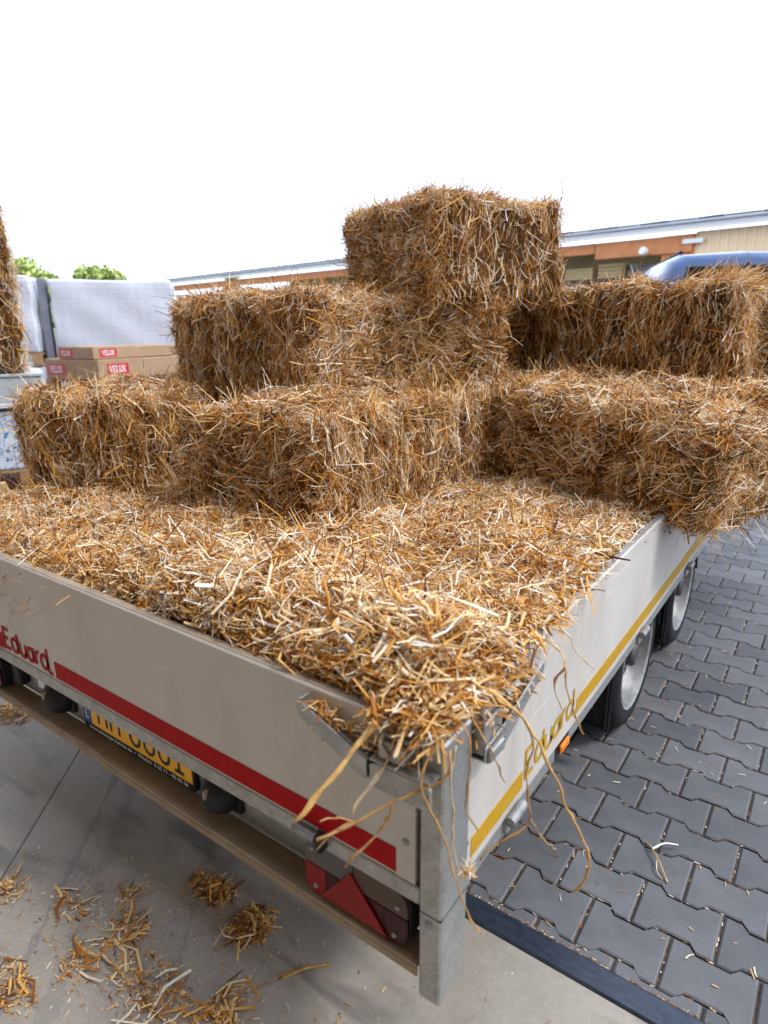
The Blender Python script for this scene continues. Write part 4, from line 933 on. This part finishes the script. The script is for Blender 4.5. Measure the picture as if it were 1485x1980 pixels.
# stripes and lettering
def flat_y(name, x0, x1, z0, z1, y, mat, parent): return box(name, x0, x1, y-.0012, y, z0, z1, mat, parent, 0)
flat_y('red_stripe', -1.277, -.084, .588, .641, -.0006, RED_FOIL, tb); flat_y('red_stripe', -1.9, -1.592, .588, .641, -.0006, RED_FOIL, tb)
def eduard():
    """the maker's lettering as strokes, height 1 = capital"""
    P = []; o = 0.
    P += [[(.62, 1), (.12, 1), (.12, .0), (.64, 0)], [(.12, .52), (.5, .52)]]; o = .80
    def bowl(o, w=.27, h=.34): return arc(o+w, h, w, h, 0, 360, 20)
    P += [bowl(o)]; P += [[(o+.56, 1.0), (o+.56, .0)]]; o += .72
    P += [[(o, .66), (o, .28)] + arc(o+.25, .27, .25, .28, 180, 360, 10) + [(o+.5, .66)], [(o+.5, .3), (o+.5, 0)]]; o += .66
    P += [bowl(o, .24, .32)]; P += [[(o+.53, .74), (o+.53, -.02)]]; o += .70
    P += [[(o, .0), (o, .4)] + arc(o+.25, .4, .25, .27, 180, 80, 8)]; o += .42
    P += [bowl(o)]; P += [[(o+.56, 1.06), (o+.56, .1)] + arc(o+.68, .02, .12, .1, 180, 240, 4) + [(o+.86, -.08)]]; o += .95
    return P, o
def put_letters(parent, polys, total, width, ht, xf, wd, mat, name='lettering'):
    pl = [[(x*width/total, y*ht) for x, y in q] for q in polys]
    v, f = stroke_tris(pl, wd, xf); return link(name, mesh_pd(name, v, f), mat, parent)
EP, ET = eduard()
put_letters(tb, EP, ET, .300, .066, lambda x, z: (-1.588+x, -.002, .598+z), .0118, RED_FOIL)
box('yellow_stripe', -.0002, .0012, .132, .375, .560, .606, YEL_FOIL, sb, 0); box('yellow_stripe', -.0002, .0012, .722, 3.98, .560, .606, YEL_FOIL, sb, 0)
put_letters(sb, EP, ET, .345, .068, lambda y, z: (.0014, .380+y, .578+z), .0122, YEL_FOIL)
# small print stamped on the side board end
v, f = stroke_tris([[(0, 0), (.006, 0), (.006, .01)], [(.012, 0), (.012, .01)]], .002, lambda y, z: (.0012, .108+y, .60+z)); link('stamp', mesh_pd('stamp', v, f), BLACK_INK, sb)
v, f = stroke_tris([[(0, 0), (.012, .002)], [(.018, .001), (.022, .001)], [(.03, .0), (.05, .003)]], .0022, lambda x, z: (-.165+x*.9, -.0012, .80+z)); link('smudge', mesh_pd('smudge', v, f), BLACK_INK, tb)

# rear light
def rrect(x0, x1, z0, z1, r_, n=6):
    o = []
    for cx, cz, a in ((x1-r_, z1-r_, 0), (x0+r_, z1-r_, 90), (x0+r_, z0+r_, 180), (x1-r_, z0+r_, 270)):
        o += [(cx+r_*math.cos(R(a+90*i/n)), cz+r_*math.sin(R(a+90*i/n))) for i in range(n+1)]
    return o
def clip_half(poly, nx, nz, d):   # keep nx*x+nz*z >= d
    o = []
    for i in range(len(poly)):
        a, b = poly[i], poly[(i+1) % len(poly)]; fa, fb = nx*a[0]+nz*a[1]-d, nx*b[0]+nz*b[1]-d
        if fa >= 0: o.append(a)
        if (fa >= 0) != (fb >= 0):
            t_ = fa/(fa-fb); o.append((a[0]+(b[0]-a[0])*t_, a[1]+(b[1]-a[1])*t_))
    return o
def rear_light(x0, x1):
    z0, z1 = .4045, .5385; y = .008
    hs = prism('tail_light', rrect(x0-.002, x1+.002, z0-.002, z1+.0015, .038), 'y', y+.004, .0605, BLACK, tr, .002)
    full = rrect(x0, x1, z0, z1, .036); zm = z0+.074
    up_ = clip_half(full, 0, 1, zm+.001); lo = clip_half(full, 0, -1, -(zm-.001)); xm = (x0+x1)/2
    prism('clear_lens', clip_half(up_, -1, 0, -(xm-.002)), 'y', y-.004, y+.006, LENS_CLEAR, hs, .0015)
    prism('indicator_lens', clip_half(up_, 1, 0, xm), 'y', y-.004, y+.006, LENS_AMB, hs, .0015)
    a = clip_half(lo, -1, 0, -(xm-.075)); b = clip_half(clip_half(lo, 1, 0, xm-.074), -1, 0, -(xm+.074)); c = clip_half(lo, 1, 0, xm+.075)
    prism('brake_lens', a, 'y', y-.004, y+.006, LENS_RED, hs, .0015); prism('brake_lens', b, 'y', y-.0035, y+.006, LENS_DARK, hs, .0015); prism('fog_lens', c, 'y', y-.004, y+.006, LENS_DARK, hs, .0015)
    prism('triangle_reflector', [(xm-.085, z0+.008), (xm+.085, z0+.008), (xm-.005, z1-.022)], 'y', y-.0085, y-.0042, LENS_RED, hs, .001)
    for xx, zz in ((x0+.022, z1-.02), (x1-.022, z1-.04), (x0+.03, z0+.022), (x1-.03, z0+.022)):
        link('screw', lathe_me('screw', [(-.003, .0005), (-.003, .004), (0, .006)], 10, 'y'), RIM, hs, (xx, y-.0045, zz))
rear_light(-.322, -.062); rear_light(-1.938, -1.678)

# licence plate
pl_x0, pl_x1, pz0, pz1 = -1.252, -.738, .412, .548
PLATE_Y = Mat('plate_yellow', (.95, .48, .012), .4).m; PLATE_B = Mat('plate_blue', (.01, .05, .3), .35).m
fr = prism('plate_frame', rrect(pl_x0, pl_x1, pz0, pz1, .012, 3), 'y', .046, .061, BLACK, tr, .002)
box('number_plate', pl_x0+.048, pl_x1-.008, .0445, .046, pz0+.026, pz1-.006, PLATE_Y, fr, 0); box('country_strip', pl_x0+.008, pl_x0+.0475, .0445, .046, pz0+.026, pz1-.006, PLATE_B, fr, 0)
def pg(ch):
    if ch == 'H': return [[(0, 0), (0, 1)], [(.52, 0), (.52, 1)], [(0, .5), (.52, .5)]], .80
    if ch == '6': return [arc(.27, .28, .27, .28, 0, 360, 18), [(.0, .28)] + arc(.33, .5, .33, .5, 180, 95, 8)], .82
    if ch == '0': return [[(0, .28)] + arc(.27, .27, .27, .27, 180, 360, 10) + [(.54, .73)] + arc(.27, .73, .27, .27, 0, 180, 10) + [(0, .28)]], .82
    if ch == '1': return [[(.02, .78), (.24, 1), (.24, 0)], [(.0, 0), (.48, 0)]], .7
    return [], .42
cx = 0; pls = []
for ch in 'HH 6001':
    q_, ad = pg(ch); pls += [[(cx+a*.078, b*.078) for a, b in s_] for s_ in q_]; cx += ad*.078
v, f = stroke_tris(pls, .0105, lambda x, z: (pl_x0+.088+x, .0436, pz0+.042+z)); link('registration', mesh_pd('registration', v, f), BLACK_INK, fr)
v, f = stroke_tris([[(0, .026), (0, 0), (.014, 0)]], .0042, lambda x, z: (pl_x0+.021+x, .0436, pz0+.042+z)); link('country_letter', mesh_pd('country_letter', v, f), WHITE_INK, fr)
fm = font_me('dealer_line', 'www.anhaenger-kersten.de  •  Wittlich  0 65 71 - 95 05 58', .0165, .0002); o_ = link('dealer_line', fm, WHITE_INK, fr, (pl_x0+.03, .0452, pz0+.008), (R(90), 0, 0))
wfm = max(v_.co.x for v_ in fm.vertices); o_.scale = (.455/wfm, 1, 1)

# rubber buffers, hinges, rear plates
def buffer(x_, z_):
    bm = bmesh.new(); bmesh.ops.create_uvsphere(bm, u_segments=20, v_segments=12, radius=1)
    for v_ in bm.verts:
        c = v_.co.copy(); k = 1-.12*max(0, c.z); v_.co = Vector((c.x*.056*k, min(.0, c.y*.07)+.0, c.z*.06 - .004*math.cos(c.x*4)))
    b_ = link('rubber_buffer', from_bm('rubber_buffer', bm), BLACK, tr, (x_, .0615, z_), smooth=True)
    box('slot', -.005, .005, -.071, -.04, .008, .03, DUSTY, b_, .002); box('base_plate', -.06, .06, -.012, -.0005, -.05, .05, BLACK, b_, .004)
for x_ in (-.632, -1.372): buffer(x_, .476)
for x_ in (-.30, -1.70):
    h_ = link('hinge', lathe_me('hinge', [(-.03, .001), (-.03, .0105), (.03, .0105), (.03, .001)], 18, 'x'), RIM, tr, (x_, -.014, .573))
    box('bracket', .033, .05, -.012, .012, -.022, .014, BLACK, h_, .002); box('leaf', -.028, .028, .008, .0125, -.02, .016, GALV, h_, .001)
link('plate_screw', lathe_me('plate_screw', [(-.004, .0005), (-.004, .005), (-.001, .008), (0, .008)], 14, 'y'), RIM, tr, (-.062, -.0022, .668))
box('cable_box', -1.50, -1.46, .04, .061, .46, .50, WHITEP, tr, .003)
for x_ in (-.50, -1.44): box('beam_hole', x_-.02, x_+.02, .058, .0615, .50, .525, BLACK, tr, .004)
box('fog_reflector', -1.655, -1.60, .03, .061, .43, .54, BLACK, tr, .006)

# corner latches: pressed steel levers
def latch_rear():
    out_ = [(-.284, .882), (-.278, .864), (-.135, .797), (-.122, .797), (-.122, .838), (-.272, .896), (-.282, .893)]
    L_ = prism('latch_lever', out_, 'y', -.0375, -.034, GALV, tr, .0012)
    prism('lower_flange', [(-.277, .865), (-.135, .798), (-.123, .798), (-.123, .802), (-.134, .802), (-.275, .869)], 'y', -.0338, -.004, GALV, L_)
    kp = prism('keeper', [(-.112, .792), (-.112, .836), (-.09, .843), (.004, .843), (.012, .836), (.012, .80), (.004, .792)], 'y', -.042, -.034, GALV, L_, .002)
    prism('keeper_top', [(-.112, .8435), (.01, .8435), (.01, .847), (-.112, .847)], 'y', -.040, -.008, GALV, kp)
    prism('end_cap', [(-.2825, .884), (-.279, .884), (-.279, .896), (-.2825, .896)], 'y', -.0298, -.006, GALV, L_)
    box('hook', -.121, -.113, -.034, -.006, .80, .85, BLACK, L_, .001)
    box('hinge_block', -.10, -.045, -.0335, -.003, .85, .885, GALV, L_, .003)
    link('pin', lathe_me('pin', [(-.03, .0005), (-.03, .006), (.03, .006), (.03, .0005)], 12, 'x'), RIM, L_, (-.07, -.02, .893))
latch_rear()
def latch_side():
    out_ = [(.36, .888), (.352, .872), (.18, .806), (.11, .806), (.098, .815), (.098, .845), (.17, .852), (.345, .899), (.357, .897)]
    L_ = prism('latch_lever', out_, 'x', .036, .040, GALV, tr, .001)
    prism('lower_flange', [(.352, .872), (.18, .806), (.11, .806), (.11, .81), (.18, .81), (.35, .876)], 'x', .004, .0358, GALV, L_)
    box('hook', .010, .036, .182, .190, .80, .862, BLACK, L_, .001); box('keeper', .0405, .048, .105, .165, .808, .84, GALV, L_, .006)
    box('hinge_block', .002, .035, .105, .175, .82, .888, GALV, L_, .003)
    link('pin', lathe_me('pin', [(-.04, .0005), (-.04, .007), (.04, .007), (.04, .0005)], 12, 'y'), RIM, L_, (.02, .15, .895))
    link('spring', lathe_me('spring', [(-.03, .006), (-.02, .012), (-.01, .006), (0, .012), (.01, .006), (.02, .012), (.03, .006)], 12, 'y'), RIM, L_, (.02, .24, .888))
latch_side()

# side fittings
for y_ in (.325, 1.38, 2.15, 3.3):
    p_ = link('hinge_barrel', lathe_me('hinge_barrel', [(-.035, .0005), (-.035, .012), (.035, .012), (.035, .0005)], 16, 'y'), RIM, tr, (.012, y_, .532)); box('bracket', -.016, -.008, -.03, .03, -.04, .0, GALV, p_, .001)
mk = box('side_marker', -.002, .008, .61, .67, .503, .527, LENS_ORANGE, tr, .004); box('marker_base', -.006, -.0025, .592, .688, .493, .531, BLACK, mk, .002)

# wheels and mudguards
def wheel(y_, side):
    xo = -.05 if side > 0 else -1.95; s_ = side; Rr = .300
    w_ = empty('wheel', (xo, y_, Rr)); w_.parent = tr; w_.rotation_euler = (0, 0, 0 if s_ > 0 else math.pi)
    ty = [(-.03, .212), (-.012, .216), (-.006, .224), (0, .245), (-.006, .272), (-.02, .289), (-.036, .297)]
    for k in range(4):
        a = -.046-.028*k; ty += [(a, .3), (a-.016, .3), (a-.018, .292), (a-.024, .292), (a-.026, .3)]
    ty += [(-.165, .297), (-.182, .286), (-.19, .245), (-.178, .216), (-.16, .212)]
    link('tyre', lathe_me('tyre', ty, 64), RUBBER, w_)
    rm = [(-.014, .214), (-.008, .219), (-.003, .215), (-.010, .206), (-.03, .200), (-.07, .192), (-.082, .18), (-.075, .16), (-.06, .125), (-.07, .085), (-.066, .05), (-.02, .046), (-.01, .036), (-.008, .001)]
    rim_ = link('rim', lathe_me('rim', rm[:7], 48), RIM, w_); link('wheel_disc', lathe_me('wheel_disc', rm[6:], 48), DISC, w_)
    for k in range(5):
        a = k*2*math.pi/5; link('wheel_bolt', lathe_me('wheel_bolt', [(-.068, .009), (-.05, .009), (-.048, .001)], 6), RIM, w_, (0.0, .062*math.cos(a), .062*math.sin(a)))
    for k in range(12):
        a = k*2*math.pi/12+.1; link('vent_hole', lathe_me('vent_hole', [(-.075, .015), (-.064, .015), (-.064, .0005)], 10), BLACK, w_, (.0, .138*math.cos(a), .138*math.sin(a)))
    for k in range(20):
        a = k*2*math.pi/20; link('rim_stud', lathe_me('rim_stud', [(-.082, .005), (-.072, .004), (-.072, .0005)], 6), DUSTY, w_, (.0, .182*math.cos(a), .182*math.sin(a)))
    return w_
for y_ in (1.64, 2.47):
    for sd_ in (1, -1): wheel(y_, sd_)
    link('axle', tube_me('axle', [(-1.85, y_, .3), (-.15, y_, .3)], .03, 10), GALV, tr)
GREYINK = Mat('faint_print', (.3, .3, .31), .5).m
for y_ in (1.64, 2.47):
    for x0, x1 in ((-.275, -.056), (-1.944, -1.725)):
        n = 14; prof = []
        for k in range(n+1):
            a = R(15+150*k/n); prof.append((y_-.34*math.cos(a), .30+.335*math.sin(a)*.62))
        prof = [(y_-.350, .17), (y_-.345, .35)] + prof + [(y_+.345, .30)]
        inn = [(yy+(.006 if yy < y_ else -.006), zz-.007) for yy, zz in prof][::-1]
        m_ = prism('mudguard', prof+inn, 'x', x0, x1, BLACK, tr)
        yf = y_-.352
        fl = box('mud_flap', x0+.004, x1+.01, yf-.012, yf, .155, .50, BLACK, m_, .006)
        for (a0, a1, b0, b1) in ((x0+.012, x0+.022, .168, .488), (x1-.012, x1-.002, .168, .488), (x0+.024, x1-.014, .168, .178)): box('raised_edge', a0, a1, yf-.019, yf-.0115, b0, b1, BLACK, fl, .003)
        v, f = stroke_tris([[(a*.033, b*.03) for a, b in q] for q in EP], .004, lambda x, z: (x0+.028+x*1.02, yf-.0128, .245+z)); link('maker_lettering', mesh_pd('maker_lettering', v, f), GREYINK, fl)
